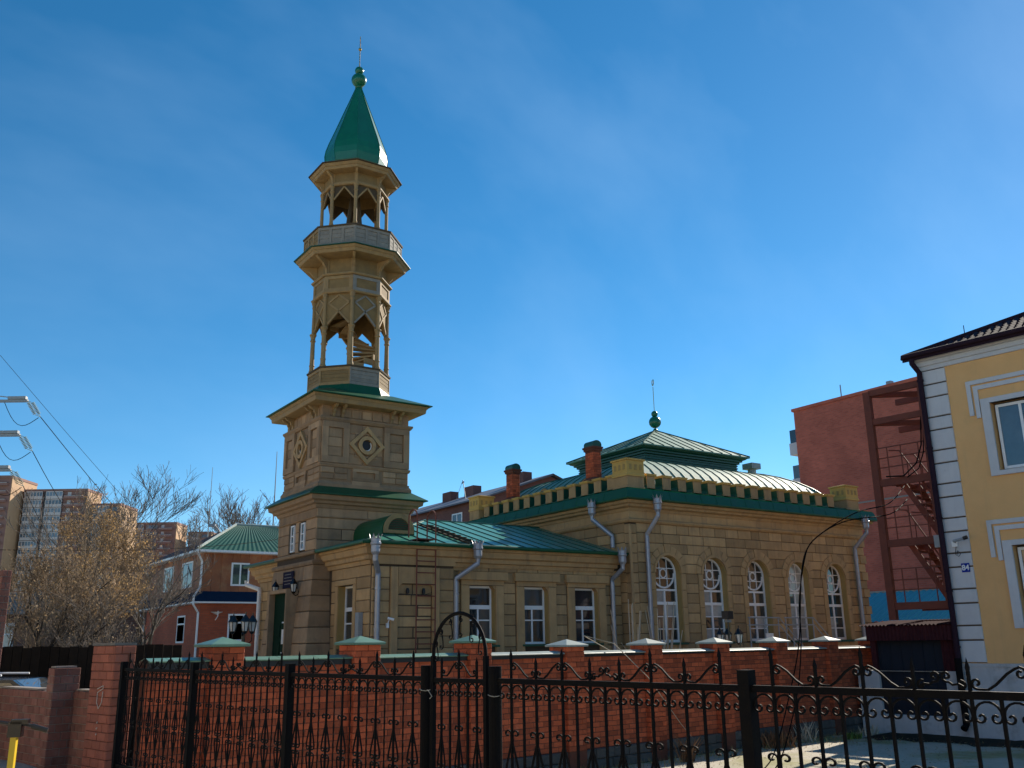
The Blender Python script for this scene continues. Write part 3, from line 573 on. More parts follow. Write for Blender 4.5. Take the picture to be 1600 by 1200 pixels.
downpipe(ann, (AX0 - .12, AY0 - .52, 5.12), (AX0 + .1, AY0 - .24, 4.2), .1)
downpipe(ann, (13.4, AY0 - .52, 5.12), (12.95, AY0 - .12, 4.1), .1)
downpipe(ann, (18.5, AY0 - .52, 5.14), (18.4, AY0 - .12, 4.2), .1)
downpipe(ann, (AX0 - .4, AY1 + .15, 5.0), (AX0 - .1, AY1 - .3, 4.2), .1, mt='white', head=False)
b = MB(Al); b.box(AD - .55, AD - .35, -.14, -.015, 2.5, 3.3); P('electric_box', b, M['grey_paint'], ann)

# ------------------------------------------------------------------ minaret
TC = (11.57, 26.385)
tow = thing('minaret', 'tall ochre minaret with octagonal galleries and pointed green spire', 'minaret', fr(*TC))
def tsq(h): return TC[0] - h, TC[0] + h, TC[1] - h, TC[1] + h
def tface(h, side): return fr(TC[0] - h, TC[1] - h) if side == 'f' else fr(TC[0] - h, TC[1] + h, R(-90))
# base: battered below 4.75
H1 = 1.5
b = MB(); b.rect(*tsq(0), [(H1 - .012, 4.7), (H1 - .012, 6.3)], cap0=True, cap1=True); b.rect(*tsq(0), [(2.0 - .02, 0), (1.56 - .02, 4.7)], cap1=True); tw = P('base_wall', b, M['stone_core'], tow)
upw = [(H1 - .17 - .4 - .17, H1 - .4), (H1 + .40 - .17, H1 + .4 + .17)]
upw = [(1.05, 1.42), (1.84, 2.21)]
stones(tw, tface(H1, 'l'), .005, 2 * H1 - .005, 5.1, 6.0, .30, M['tower_stone'], (.7, 1.1), [(a - .02, c + .02, 5.12, 5.95) for a, c in upw], (), 31)
stones(tw, tface(H1, 'f'), .005, 2 * H1 - .005, 4.75, 6.0, .3125, M['tower_stone'], (.8, 1.3), (), (), 32)
for side in 'lf': stones(tw, tface(H1, side), .005, 2 * H1 - .005, 6.02, 6.28, .26, M['tower_stone'], (1.0, 1.5), (), (), 33)
for z0, z1, g in ((4.98, 5.08, .05), (4.68, 4.80, .10), (6.0, 6.03, .03)):
    b = MB(); b.rect(*tsq(H1), [(-.02, z0 - .01), (g, z0), (g + .02, (z0 + z1) / 2), (g, z1), (-.02, z1 + .01)]); P('string_course', b, M['tower_stone'], tow)
# windows in upper base (left face)
for a, c in upw:
    Mx = tface(H1, 'l'); w_ = rect_window(tow, Mx @ Matrix.Translation((0, -.02, 0)), a + .1, c, 5.15, 5.93, -.02, [], [(5.62, .03), (5.4, .03)], fw_=.04)
    b = MB(Mx); b.box(a - .02, a + .09, -.045, -.002, 5.12, 5.95); P('reveal', b, M['wood_dark'], w_)
# battered courses: frustum bands with stones per face, door cut on the left face
nC = 11; DY0, DY1 = -.62, .62; ZD = 4.05
rg = random.Random(41)
for k in range(nC):
    z0, z1 = 4.68 * k / nC, 4.68 * (k + 1) / nC; h0, h1 = 2.0 - .44 * z0 / 4.7, 2.0 - .44 * z1 / 4.7
    if z1 < 1.6: continue
    for side in 'lf':
        segs = [(-1, 1)]
        def face_pt(t, h, z, o): return (TC[0] + t * h, TC[1] - h - o, z) if side == 'f' else (TC[0] - h - o, TC[1] - t * h, z)
        cuts = sorted([-1, 1] + [rg.uniform(-.35, .35) + (.15 if k % 2 else -.1)] + ([] if k % 2 else [rg.uniform(.5, .7)]))
        if side == 'l' and z0 < ZD: cuts = [-1, -.40, .40, 1]
        for p, q in zip(cuts, cuts[1:]):
            if side == 'l' and z0 < ZD and p == -.40: continue
            b = MB(); j = .004; o = rg.uniform(0, .006)
            A = [face_pt(p + j, h0, z0 + .008, -.02), face_pt(q - j, h0, z0 + .008, -.02), face_pt(q - j, h1, z1 - .008, -.02), face_pt(p + j, h1, z1 - .008, -.02)]
            B = [face_pt(p + j * 2.5, h0, z0 + .022, o), face_pt(q - j * 2.5, h0, z0 + .022, o), face_pt(q - j * 2.5, h1, z1 - .022, o), face_pt(p + j * 2.5, h1, z1 - .022, o)]
            b.ring([A, B], cap1=True); P('stone_block', b, M['tower_stone'], tw)
# porch doorway recess (left face) with green panelled door
hD = 1.75; Md = fr(TC[0] - 2.0, TC[1], R(-90))
b = MB(Md); b.box(-.72, -.64, .02, .9, 0, ZD); b.box(.64, .72, .02, .9, 0, ZD); b.box(-.64, .64, .03, .9, ZD - .1, ZD); dj = P('door_jamb', b, M['tower_stone'], tow)
b = MB(Md); b.box(-.62, .62, .185, .24, 1.0, 4.0)
door = P('door', b, M['door_green'], tow)
b = MB(Md)
for s in (-1, 1):
    for z, h in ((1.15, .35), (1.6, .35), (2.05, .55), (2.75, .35)): b.box(min(s * .06, s * .55), max(s * .06, s * .55), .165, .184, z, z + h)
P('door_panel', b, M['door_green'], door)
b = MB(Md); b.box(.12, .3, .155, .164, 2.55, 2.95); b.box(.1, .5, .158, .166, 3.12, 3.16); b.box(.1, .5, .158, .166, 2.1, 2.14); b.box(.1, .5, .158, .166, 2.3, 2.33); P('notice', b, M['paper'], door)
b = MB(); b.rect(*tsq(H1), [(-.1, 6.26), (.03, 6.27), (.07, 6.36), (.15, 6.39), (.17, 6.45), (.26, 6.49), (.28, 6.61), (-.1, 6.63)]); P('cornice', b, M['tower_stone'], tow)
b = MB(); b.rect(*tsq(H1), [(.27, 6.615), (.38, 6.62), (.38, 6.645), (0, 6.90), (-.2, 6.96)]); P('skirt_roof', b, M['green'], tow)
# square stage
H2 = 1.42
b = MB(); b.rect(*tsq(0), [(1.50, 6.85), (1.50, 6.98), (1.44, 7.08), (H2 - .01, 7.1), (H2 - .01, 9.34)], cap0=True, cap1=True); sq = P('square_stage', b, M['tower_stone'], tow)
for z0, z1, g in ((7.50, 7.60, .05), (8.84, 8.96, .10), (7.06, 7.12, .03)):
    b = MB(); b.rect(*tsq(H2), [(-.02, z0 - .01), (g * .5, z0), (g, z0 + (z1 - z0) * .6), (g, z1), (-.02, z1 + .01)]); P('string_course', b, M['tower_stone'], tow)
for side in 'lf':
    Mx = tface(H2, side); L = 2 * H2
    for x0, x1 in ((.005, .30 * L), (.70 * L, L - .005)):      # broad pilasters with sunk panels
        b = MB(Mx); a, c = x0 + .22 * (x1 - x0), x1 - .22 * (x1 - x0)
        b.box(x0, x1, -.075, 0, 7.61, 7.80); b.box(x0, x1, -.075, 0, 8.66, 8.83); b.box(x0, a, -.075, 0, 7.80, 8.66); b.box(c, x1, -.075, 0, 7.80, 8.66); pl = P('pilaster', b, M['tower_stone'], tow)
        for k in range(3):
            bb = MB(Mx); bb.block(a + .02, c - .02, -.018, .0, 7.82 + k * .28, 7.82 + (k + 1) * .28 - .01, .01); P('stone_block', bb, M['tower_stone'], pl)
        stones(pl, Mx @ Matrix.Translation((0, -.02, 0)), x0, x1, 7.13, 7.49, .18, M['tower_stone'], (.4, .7), (), (), 51, depth=.02)
    m_ = L / 2; zc = 8.21
    stones(sq, Mx @ Matrix.Translation((0, -.004, 0)), .305 * L, .695 * L, 7.61, 8.83, .30, M['tower_stone'], (.5, .7), [(m_ - .24, m_ + .24, zc - .24, zc + .24)], (), 52, depth=.02)
    b = MB(Mx); d = .58
    for k in range(4):
        a0, a1 = k * 90, k * 90 + 90; q = [(m_ + r * math.cos(R(a)), zc + r * math.sin(R(a))) for r, a in ((d, a0), (d, a1), (d - .15, a1), (d - .15, a0))]; b.prism(q, -.10, -.012)
    dm = P('diamond_frame', b, M['stone_trim'], tow)
    b = MB(Mx); s_ = .37
    for x0, x1, z0, z1 in ((-s_, s_, s_ - .05, s_), (-s_, s_, -s_, -s_ + .05), (-s_, -s_ + .05, -s_ + .05, s_ - .05), (s_ - .05, s_, -s_ + .05, s_ - .05)): b.box(m_ + x0, m_ + x1, -.035, -.013, zc + z0, zc + z1)
    P('square_frame', b, M['tower_stone'], dm)
    b = MB(Mx); b.arc(m_, zc, .17, .28, -.115, -.01, 0, 360, 24); oc = P('oculus_ring', b, M['stone_trim'], dm)
    b = MB(Mx); b.prism([(m_ + .17 * math.cos(R(a)), zc + .17 * math.sin(R(a))) for a in range(0, 360, 15)], -.02, -.012); P('oculus', b, M['black'], dm)
    b = MB(Mx); b.arc(m_, zc, .14, .175, -.03, -.02, 180, 400, 16); P('oculus_frame', b, M['white'], dm)
    b = MB(Mx); w2 = .30; b.box(m_ - .42, m_ + .42, -.05, 0, 7.13, 7.22); b.box(m_ - .42, m_ + .42, -.05, 0, 7.40, 7.49); b.box(m_ - .42, m_ - w2, -.05, 0, 7.22, 7.40); b.box(m_ + w2, m_ + .42, -.05, 0, 7.22, 7.40); b.box(m_ - .46, m_ + .46, -.07, 0, 6.98, 7.12); P('apron_panel', b, M['tower_stone'], tow)
    b = MB(Mx); rg2 = random.Random(9)
    for k in range(7): b.block(.25 + k * .34, .25 + k * .34 + .31, -.02, .0, 9.0, 9.26, .012)
    P('frieze_panel', b, M['tower_stone'], tow)
    for x in (.34, .62, L - .62, L - .34):                       # scrolled brackets
        b = MB(Mx); b.M = Mx @ Matrix.Translation((x, 0, 0)) @ Matrix.Rotation(R(90), 4, 'Z')
        pr = [(0, 9.32), (0, 8.98), (-.05, 8.98), (-.07, 9.08), (-.12, 9.12), (-.14, 9.2), (-.24, 9.24), (-.30, 9.3), (-.30, 9.32)]
        b.prism([(p, z) for p, z in pr], -.04, .04); P('bracket', b, M['wood'], tow)
b = MB(); b.rect(*tsq(H2), [(-.05, 9.31), (.36, 9.33), (.38, 9.34), (.40, 9.46), (.42, 9.47), (.46, 9.54), (-.1, 9.56)]); P('cornice', b, M['wood'], tow)
b = MB(); b.rect(*tsq(0), [(H2 + .44, 9.545), (H2 + .54, 9.55), (H2 + .54, 9.575), (1.05, 9.96)], cap1=True); sr = P('skirt_roof', b, M['green'], tow)
b = MB(); b.poly(TC, [(1.40, 9.83), (1.34, 10.0), (1.29, 10.14)]); P('flashing', b, M['green'], sr)
# octagon: floor, lower parapet
def onface(k, r):           # frame of octagon facet k between vertex k and k+1: local x along facet, y inward
    p, q = oct_pt(TC, r, k, 0), oct_pt(TC, r, k + 1, 0); d = (q - p); a = math.atan2(d.y, d.x); return fr(p.x, p.y, a), d.length
b = MB(); b.poly(TC, [(1.24, 9.95), (1.24, 10.16)], cap0=True, cap1=True); P('gallery_floor', b, M['wood_dark'], tow)
def parapet(r, z0, z1, npan, nm, greys=()):
    t = MB(); t.poly(TC, [(r - .1, z1 - .02), (r + .03, z1 - .02), (r + .04, z1 + .03), (r - .1, z1 + .03), (r - .1, z1 - .02)]); rail = P(nm, t, M['wood_dark'], tow)
    for k in range(8):
        Mx, L = onface(k, r); mt = M['wood_grey'] if k in greys else M['wood']
        b = MB(Mx); b.box(0.0, L, .03, .07, z0, z1 - .02); pn = P('panel', b, mt, rail)
        b = MB(Mx); b.box(0, L, 0, .03, z0, z0 + .09); b.box(0, L, 0, .03, z1 - .11, z1 - .02)
        for i in range(npan + 1):
            x = L * i / npan; b.box(max(0, x - .045), min(L, x + .045), .001, .029, z0 + .09, z1 - .11)
        P('panel_frame', b, mt, pn)
        for i in range(npan):
            for q in range(3):
                zz = z0 + .10 + q * (z1 - z0 - .22) / 3; b = MB(Mx); b.block(L * i / npan + .05, L * (i + 1) / npan - .05, .018, .03, zz, zz + (z1 - z0 - .22) / 3 - .008, .004); P('board', b, M['wood_grey'] if k in greys else M['wood_panel'], pn)
parapet(1.285, 10.14, 10.71, 1, 'lower_parapet', (5,))
# columns of the lower gallery
cm = None
def column(r, k, z0, z1, rad, cap=True):
    p = oct_pt(TC, r, k, 0); c = (p.x, p.y); b = MB()
    h = z1 - z0
    b.lathe(c, [(rad * 1.35, z0), (rad * 1.35, z0 + .1), (rad * 1.05, z0 + .14), (rad * 1.05, z0 + .2 * h), (rad * 1.25, z0 + .22 * h), (rad, z0 + .25 * h), (rad * .9, z1 - .25), (rad * 1.2, z1 - .23), (rad * 1.2, z1 - .2), (rad * .95, z1 - .18), (rad * 1.1, z1 - .08), (rad * 1.5, z1 - .03), (rad * 1.5, z1)], 10)
    return P('column', b, M['wood'], tow)
for k in range(8):
    column(1.17, k, 10.71, 12.05, .075)
    p = oct_pt(TC, 1.17, k, 0); b = MB(); b.lathe((p.x, p.y), [(.06, 12.05), (.055, 12.9), (.075, 12.95), (.06, 13.0), (.095, 13.1), (.095, 13.15)], 8); P('half_column', b, M['wood'], tow)
    # lattice panel with pointed arch cut below
    Mx, L = onface(k, 1.15); mt = M['wood']; m_ = L / 2; ap = 12.50
    b = MB(Mx); b.prism([(.03, 12.05), (.09, 12.05), (.09, 12.12), (m_, ap), (L - .09, 12.12), (L - .09, 12.05), (L - .03, 12.05), (L - .03, 13.14), (.03, 13.14)], 0, .05)
    b.f = b.f[2:]; nn = 9
    b.f += [(0, 1, 2, 8), (2, 3, 8), (3, 7, 8), (3, 4, 7), (4, 5, 6, 7)] + [tuple(9 + i for i in reversed(q)) for q in ((0, 1, 2, 8), (2, 3, 8), (3, 7, 8), (3, 4, 7), (4, 5, 6, 7))]
    lp = P('lattice_panel', b, M['wood_panel'], tow)
    b = MB(Mx); zc = 12.83; mtl = M['wood_grey'] if k == 5 else M['wood']
    for p1, p2 in (((.08, 12.14), (m_, ap + .06)), ((L - .08, 12.14), (m_, ap + .06)), ((m_, ap + .06), (.10, zc)), ((m_, ap + .06), (L - .10, zc)), ((.10, zc), (m_, 13.10)), ((L - .10, zc), (m_, 13.10))): b.bar((p1[0], -.012, p1[1]), (p2[0], -.012, p2[1]), .028, .055)
    P('lattice', b, mtl, lp)
    # panel band
    Mx, L = onface(k, 1.22); mtl = M['wood_grey'] if k == 5 else M['wood']
    b = MB(Mx); b.box(0, L, .02, .08, 13.15, 13.76); pb = P('band_panel', b, M['wood_panel'], tow)
    b = MB(Mx); b.box(0, L, -.008, .02, 13.2, 13.31); b.box(0, L, -.008, .02, 13.62, 13.72); b.box(0, .12, -.007, .019, 13.31, 13.62); b.box(L - .12, L, -.007, .019, 13.31, 13.62); P('band_frame', b, mtl, pb)
    # frieze panel of lower cornice
    Mx, L = onface(k, 1.16); b = MB(Mx); b.box(0, L, .015, .06, 13.78, 14.34); fp = P('frieze_panel', b, M['wood_panel'], tow)
    b = MB(Mx); b.box(0, L, -.005, .015, 13.78, 13.86); b.box(0, .08, -.005, .015, 13.86, 14.3); b.box(L - .08, L, -.005, .015, 13.86, 14.3); P('frieze_frame', b, M['wood'], fp)
    # bracket at vertex
    def bracket(r0, r1, z0, z1, kk):
        a = R(22.5 + 45 * kk); B = MB(fr(TC[0], TC[1], a)); dz = z1 - z0; dr = r1 - r0
        B.prism([(r0, z1), (r0, z0), (r0 + .04, z0), (r0 + .07, z0 + .3 * dz), (r0 + .35 * dr, z0 + .5 * dz), (r0 + .45 * dr, z0 + .62 * dz), (r0 + .8 * dr, z0 + .75 * dz), (r1, z0 + .9 * dz), (r1, z1)], -.04, .04); return B
    P('bracket', bracket(1.14, 1.62, 13.84, 14.35, k), M['wood'], tow)
    # belfry columns, arches, frieze
    column(1.06, k, 15.2, 16.95, .06)
    Mx, L = onface(k, 1.04); m_ = L / 2
    b = MB(Mx); b.prism([(.03, 16.5), (.10, 16.5), (m_, 16.88), (L - .10, 16.5), (L - .03, 16.5), (L - .03, 16.97), (.03, 16.97)], 0, .04)
    b.f = b.f[2:] + [(0, 1, 2, 6), (2, 5, 6), (2, 3, 4, 5)] + [tuple(7 + i for i in reversed(q)) for q in ((0, 1, 2, 6), (2, 5, 6), (2, 3, 4, 5))]
    ar = P('arch_panel', b, M['wood_dark'], tow)
    b = MB(Mx); b.bar((.05, -.01, 16.46), (m_, -.01, 16.9), .03, .05); b.bar((L - .05, -.01, 16.46), (m_, -.01, 16.9), .03, .05); P('arch_trim', b, M['wood'], ar)
    Mx, L = onface(k, 1.06); b = MB(Mx); b.box(0, L, .015, .05, 16.98, 17.42); fp = P('frieze_panel', b, M['wood_panel'], tow)
    b = MB(Mx); b.box(0, L, -.004, .015, 17.0, 17.07); b.box(0, .07, -.004, .015, 17.07, 17.4); b.box(L - .07, L, -.004, .015, 17.07, 17.4); P('frieze_frame', b, M['wood'], fp)
    P('bracket', bracket(1.03, 1.34, 17.02, 17.42, k), M['wood'], tow)
for r, z0, z1, nm in ((1.25, 13.13, 13.19, 'string_course'), (1.27, 13.73, 13.79, 'string_course'), (1.10, 16.93, 17.0, 'string_course')):
    b = MB(); b.poly(TC, [(r - .1, z0), (r + .01, z0), (r + .04, (z0 + z1) / 2), (r + .04, z1), (r - .1, z1)]); P(nm, b, M['wood'], tow)
b = MB(); b.poly(TC, [(1.1, 14.32), (1.70, 14.33), (1.72, 14.335), (1.76, 14.43), (1.79, 14.44), (1.84, 14.51), (1.2, 14.53)]); P('cornice', b, M['wood'], tow)
b = MB(); b.poly(TC, [(1.83, 14.515), (1.90, 14.52), (1.90, 14.54), (1.5, 14.66)], cap1=True); P('cornice_roof', b, M['green_dark'], tow)
parapet(1.60, 14.63, 15.27, 3, 'upper_parapet', (4, 5, 6))
b = MB(); b.poly(TC, [(.95, 17.38), (1.38, 17.39), (1.40, 17.4), (1.43, 17.48), (1.46, 17.49), (1.51, 17.57), (1.0, 17.6)], cap0=True); P('cornice', b, M['wood'], tow)
b = MB(); b.poly(TC, [(1.50, 17.575), (1.565, 17.58), (1.565, 17.6), (.9, 17.8)], cap1=True); P('cornice_roof', b, M['wood_dark'], tow)
# inner: belfry floor/stair newel, spiral stair in lower gallery
b = MB(); b.poly(TC, [(1.2, 14.66), (1.2, 14.70)], cap0=True, cap1=True); P('belfry_floor', b, M['wood_dark'], tow)
b = MB()
for a in (20, 110, 200, 290): b.bar((TC[0] + .45 * math.cos(R(a)), TC[1] + .45 * math.sin(R(a)), 14.7), (TC[0] + .08 * math.cos(R(a)), TC[1] + .08 * math.sin(R(a)), 17.4), .09, .09)
P('spire_post', b, M['wood_dark'], tow)
b = MB(); b.tube([(TC[0], TC[1], 10.1), (TC[0], TC[1], 14.4)], .09, 10); st = P('stair_newel', b, M['wood'], tow)
for k in range(20):
    a = R(198 + k * 22); z = 10.3 + k * .19; b = MB(fr(TC[0], TC[1], a)); b.prism([(.05, z), (.92, z), (.92, z + .05), (.05, z + .05)], -.14, .14); b.box(.88, .93, -.17, .17, z - .12, z + .06); P('stair_tread', b, M['wood'], st)
b = MB(); b.poly(TC, [(1.1, 13.2), (1.1, 13.25)], cap0=True, cap1=True); P('stage_ceiling', b, M['wood_dark'], tow)
# spire
b = MB(); b.poly(TC, [(.90, 17.72), (.99, 17.95), (1.04, 18.2), (1.055, 18.4), (1.02, 18.62), (.93, 18.9), (.74, 19.4), (.53, 19.98), (.30, 20.6), (.10, 21.15), (.09, 21.25)]); sp_ = P('spire', b, M['dome'], tow)
b = MB()
for k in range(8): b.tube([oct_pt(TC, r + .004, k, z) for r, z in [(.99, 17.95), (1.04, 18.2), (1.055, 18.4), (1.02, 18.62), (.93, 18.9), (.74, 19.4), (.53, 19.98), (.30, 20.6), (.10, 21.15)]], .014, 4)
P('spire_seam', b, M['dome'], sp_)
b = MB(); b.lathe(TC, [(.13, 21.17), (.09, 21.22)] + [(max(.001, .265 * math.sin(math.pi * k / 10)), 21.47 - .25 * math.cos(math.pi * k / 10)) for k in range(11)], 20); b.lathe(TC, ball(0, 21.85, .155), 16); fi = P('finial', b, M['dome'], tow, smooth=True)
b = MB(); b.tube([(*TC, 21.95), (*TC, 22.95)], .016, 6); b.lathe(TC, ball(0, 22.72, .06), 10); b.M = Matrix.Translation((*TC, 23.08)) @ Matrix.Rotation(YAW + R(10), 4, 'Z'); b.arc(0, 0, .11, .14, -.012, .012, -240, 60, 16); P('crescent', b, M['brass'], fi)

# ------------------------------------------------------------------ perimeter brick wall
WU0, WV = 6.54, 14.16
pw = thing('brick_wall', 'red brick perimeter wall with metal capped pillars in front of the mosque', 'brick wall', wf(16, WV))
def wtop(u): return 2.34 - .0045 * (u - WU0)
UL, UR = 5.35, 27.2
b = MB(WF); b.box(UL, UR, WV - .118, WV + .118, 0, 2.26); P('wall_core', b, M['mortar_red'], pw)
b = MB(WF)
rg = random.Random(61)
for c in range(2):
    u = UL
    while u < UR:
        l = rg.uniform(.4, .8); b.block(u + .008, min(u + l, UR) - .008, WV - .2 - rg.uniform(0, .02), WV - .1, .2 * c + .005, .2 * c + .195, .02); u += l
P('plinth', b, M['concrete'], pw, kind='stuff')
bricks = []                                              # (distance, frame, x0, x1, z0, z1)
def lay(Mx, x0, x1, z0, z1, bl=.26, bh=.1, rg=random.Random(5), out=None):
    n = int(round((z1 - z0) / bh)); bh = (z1 - z0) / n
    for c in range(n):
        o = (bl / 2 if c % 2 else 0); e = [x0] + [x for x in np.arange(x0 + (o or bl), x1 - .03, bl) if x > x0 + .05] + [x1]
        for p, q in zip(e, e[1:]):
            w_ = Mx @ Vector(((p + q) / 2, 0, 0)); out.append((w_.length, Mx, p, q, z0 + c * bh, z0 + (c + 1) * bh, rg.uniform(0, .006)))
PIL = [WU0 + 2.5 * k for k in range(9)]
edges = [UL] + [p for u in PIL for p in (u - .26, u + .26)] + [UR]
Wfr = wf(0, WV - .12)
for k in range(0, len(edges), 2):
    if edges[k + 1] - edges[k] > .1: lay(Wfr, edges[k], edges[k + 1], .4, 2.2, out=bricks)
for u in PIL:
    zt = wtop(u) + .14; zt = .4 + round((zt - .4) / .1) * .1
    b = MB(WF); b.box(u - .245, u + .245, WV - .245, WV + .245, 0, zt); P('pillar', b, M['mortar_red'], pw)
    lay(wf(u - .255, WV - .255), 0, .51, .4, zt, out=bricks)
    lay(wf(u - .255, WV + .255, R(-90)), 0, .51, .4, zt, out=bricks)
    lay(wf(u + .255, WV + .255, R(180)), 0, .51, 1.7, zt, out=bricks); lay(wf(u + .255, WV - .255, R(90)), 0, .51, 1.7, zt, out=bricks)
    b = MB(WF); b.rect(u - .255, u + .255, WV - .255, WV + .255, [(-.05, zt), (.06, zt + .001), (.065, zt + .03), (.06, zt + .04)]); b.rect(u - .255, u + .255, WV - .255, WV + .255, [(.06, zt + .04), (-.255, zt + .15)], cap1=False)
    P('pillar_cap', b, M['cap_sheet'] if u < 13 else M['cap_white'], pw)
for k in range(0, len(edges), 2):
    a, c = edges[k], edges[k + 1]; u = (a + c) / 2; z = wtop(u)
    if c - a < .1: continue
    nseg = 3
    for q in range(nseg):
        p0, p1 = a + (c - a) * q / nseg, a + (c - a) * (q + 1) / nseg
        b = MB(WF); t = MB(); b.ring([[(p0 + .004, WV - .2, z - .055), (p0 + .004, WV - .21, z - .04), (p0 + .004, WV - .2, z - .03), (p0 + .004, WV, z + .01), (p0 + .004, WV + .2, z - .035), (p0 + .004, WV + .2, z - .055)], [(p1 - .004, WV - .2, z - .055), (p1 - .004, WV - .21, z - .04), (p1 - .004, WV - .2, z - .03), (p1 - .004, WV, z + .01), (p1 - .004, WV + .2, z - .035), (p1 - .004, WV + .2, z - .055)]], True, True)
        P('coping', b, M['cap_sheet'] if u < 12 else M['cap_white'], pw)
    b = MB(WF); b.box(a, c, WV - .165, WV + .165, 2.19, z - .03); P('coping_shadow', b, M['black'], pw)  # black strip painted in as the shadow beneath the coping
def commit(bl, parent, mt, nmax=300, ch=.006):
    bl.sort(key=lambda t: t[0])
    for d, Mx, p, q, z0, z1, o in bl[:nmax]:
        b = MB(Mx); b.block(p + .005, q - .005, -o, .03, z0 + .005, z1 - .005, ch); P('brick', b, mt, parent)
    if bl[nmax:]:
        b = MB()
        for d, Mx, p, q, z0, z1, o in bl[nmax:]: b.M = Mx; b.block(p + .005, q - .005, -o, .03, z0 + .005, z1 - .005, ch)
        P('brickwork', b, mt, parent, kind='stuff')
commit(bricks, pw, M['brick'])

# ------------------------------------------------------------------ near brick pier and low wall on the left
K = 1.186                                                 # thick 12 cm courses of large bricks
d0 = Rh * .719 - Fh * .695; lowang = math.atan2(d0.y, d0.x)
pc = Fh * 14.0 + Rh * (-.4155 * 14.0)                     # near corner of the pier
LF = fr(pc.x, pc.y, lowang)                               # local x towards the street, y into the plot
lo = thing('low_brick_wall', 'dull brick garden wall with a tall pier at the pavement edge', 'brick wall', LF)
Z1, Z2, Z3, Z4 = 1.85, 2.21, 2.54, 3.95
XA, XB, XC, XD = -.78, -2.20, -2.45, -5.25
b = MB(LF); b.box(XA + .01, -.01, .01, .30, .3, Z3); P('pier_core', b, M['mortar_red'], lo)
bl = []
lay(LF, XA, 0, .62, Z3, .285, .119, out=bl); lay(LF @ fr(0, 0, R(90)), 0, .31, .62, Z3, .2, .119, out=bl)
commit(bl, lo, M['brick_pier'], 300)
b = MB(LF); b.box(XA - .01, -.01, -.012, .32, Z3 + .003, Z3 + .04); P('pier_coping', b, M['slate'], lo)
b = MB(LF); b.box(XB, XA - .005, .36, .6, .3, Z1 - .01); b.box(XC + .01, XB - .01, .01, .41, .3, Z2 - .01); b.box(XD, XC, .06, .3, .3, Z1 - .01); b.box(-6.4, XD - .01, .01, .16, .3, Z4 - .01); P('wall_core', b, M['mortar_pale'], lo)
bl = []
lay(LF @ fr(0, .35), XB + .01, XA - .005, .62, Z1, .285, .119, out=bl); lay(LF, XC, XB, .62, Z2, .26, .119, out=bl); lay(LF @ fr(XB, 0, R(90)), 0, .42, .62, Z2, .21, .119, out=bl)
lay(LF @ fr(0, .05), XD, XC, .62, Z1, .26, .119, out=bl); lay(LF, -6.4, XD, .62, Z4, .285, .119, out=bl); lay(LF @ fr(XD, 0, R(90)), 0, .17, .62, Z4, .17, .119, out=bl)
commit(bl, lo, M['brick_dull'], 300)
b = MB(LF); b.box(XD + .01, XC - .5, .06, .28, Z1 + .002, Z1 + .03); b.box(XC + .02, XB - .03, .03, .36, Z2 + .002, Z2 + .025); b.box(XB + .02, XA - .05, .37, .55, Z1 + .002, Z1 + .025); P('mortar_cap', b, M['mortar_pale'], lo)
# chalk marks on the pier
b = MB(LF @ Matrix.Translation((-.36, -.014, 0))); b.tube([(-.1, 0, 1.93), (.1, 0, 1.98), (.1, 0, 1.94), (-.08, 0, 1.88), (-.08, 0, 1.74), (0, 0, 1.66), (.09, 0, 1.75), (.1, 0, 1.90)], .006, 4); P('chalk_mark', b, M['chalk'], lo)
for z in (1.30, 1.38, 1.46): b = MB(LF @ Matrix.Translation((-.36, -.012, 0))); b.tube([(-.01, 0, z), (.01, 0, z + .02)], .008, 4); P('chalk_dot', b, M['chalk'], lo)

# ------------------------------------------------------------------ iron fence along the pavement
FU, FV = 5.01, 13.98
def spiral(cx, cz, r, a0, turns, n=12, dec=.75):
    return [(cx + r * (1 - dec * k / n) * math.cos(a0 + turns * 2 * math.pi * k / n), cz + r * (1 - dec * k / n) * math.sin(a0 + turns * 2 * math.pi * k / n)) for k in range(n + 1)]
def strip(mb, pts, r=.008, n=4): mb.tube([(x, 0, z) for x, z in pts], r, n); return mb
def mir(pts): return [(-x, z) for x, z in pts]
TW = .0085
def mesh_of(nm, mb, m='iron'): return mb.mesh(nm, M[m])
pitch = 2.32 / 16
# bars (origin at fence base line, z world)
def barmesh(nm, top, spike, twist):
    b = MB(); zz = list(np.arange(.98, top, .03)) if twist else [.95, top]
    if twist: b.tube([(0, 0, z) for z in zz] + [(0, 0, top)], .0085, 4, .5)
    else: b.box(-.008, .008, -.008, .008, .95, top)
    if spike: b.poly((0, 0), [(.010, top), (.013, top + .02), (.0, top + .07)], 4, 45)
    return mesh_of(nm, b)
ME = {'tall': barmesh('bar', 2.385, True, False), 'short': barmesh('bar', 2.325, True, False), 'plain': barmesh('bar', 2.19, False, False), 'twist': barmesh('bar', 2.19, False, True)}
def s_scroll():                                           # from tall bar (x=0) to short bar (x=2*pitch)
    L = 2 * pitch; c1 = spiral(.036, 2.318, .030, R(90), 1.15); c2 = spiral(L - .036, 2.268, .028, R(-90), 1.0)
    mid = [(.062, 2.338), (.10, 2.315), (.16, 2.262), (.20, 2.238), (L - .055, 2.238)]
    b = MB(); strip(b, list(reversed(c1)) + mid + c2); return b
def bmirror(b):
    q = MB(); q.v = [(-x, y, z) for x, y, z in b.v]; q.f = [tuple(reversed(f)) for f in b.f]; return q
sb = s_scroll(); ME['s'] = mesh_of('scroll', sb); ME['s_m'] = mesh_of('scroll', bmirror(sb))
b = MB(); L = 2 * pitch
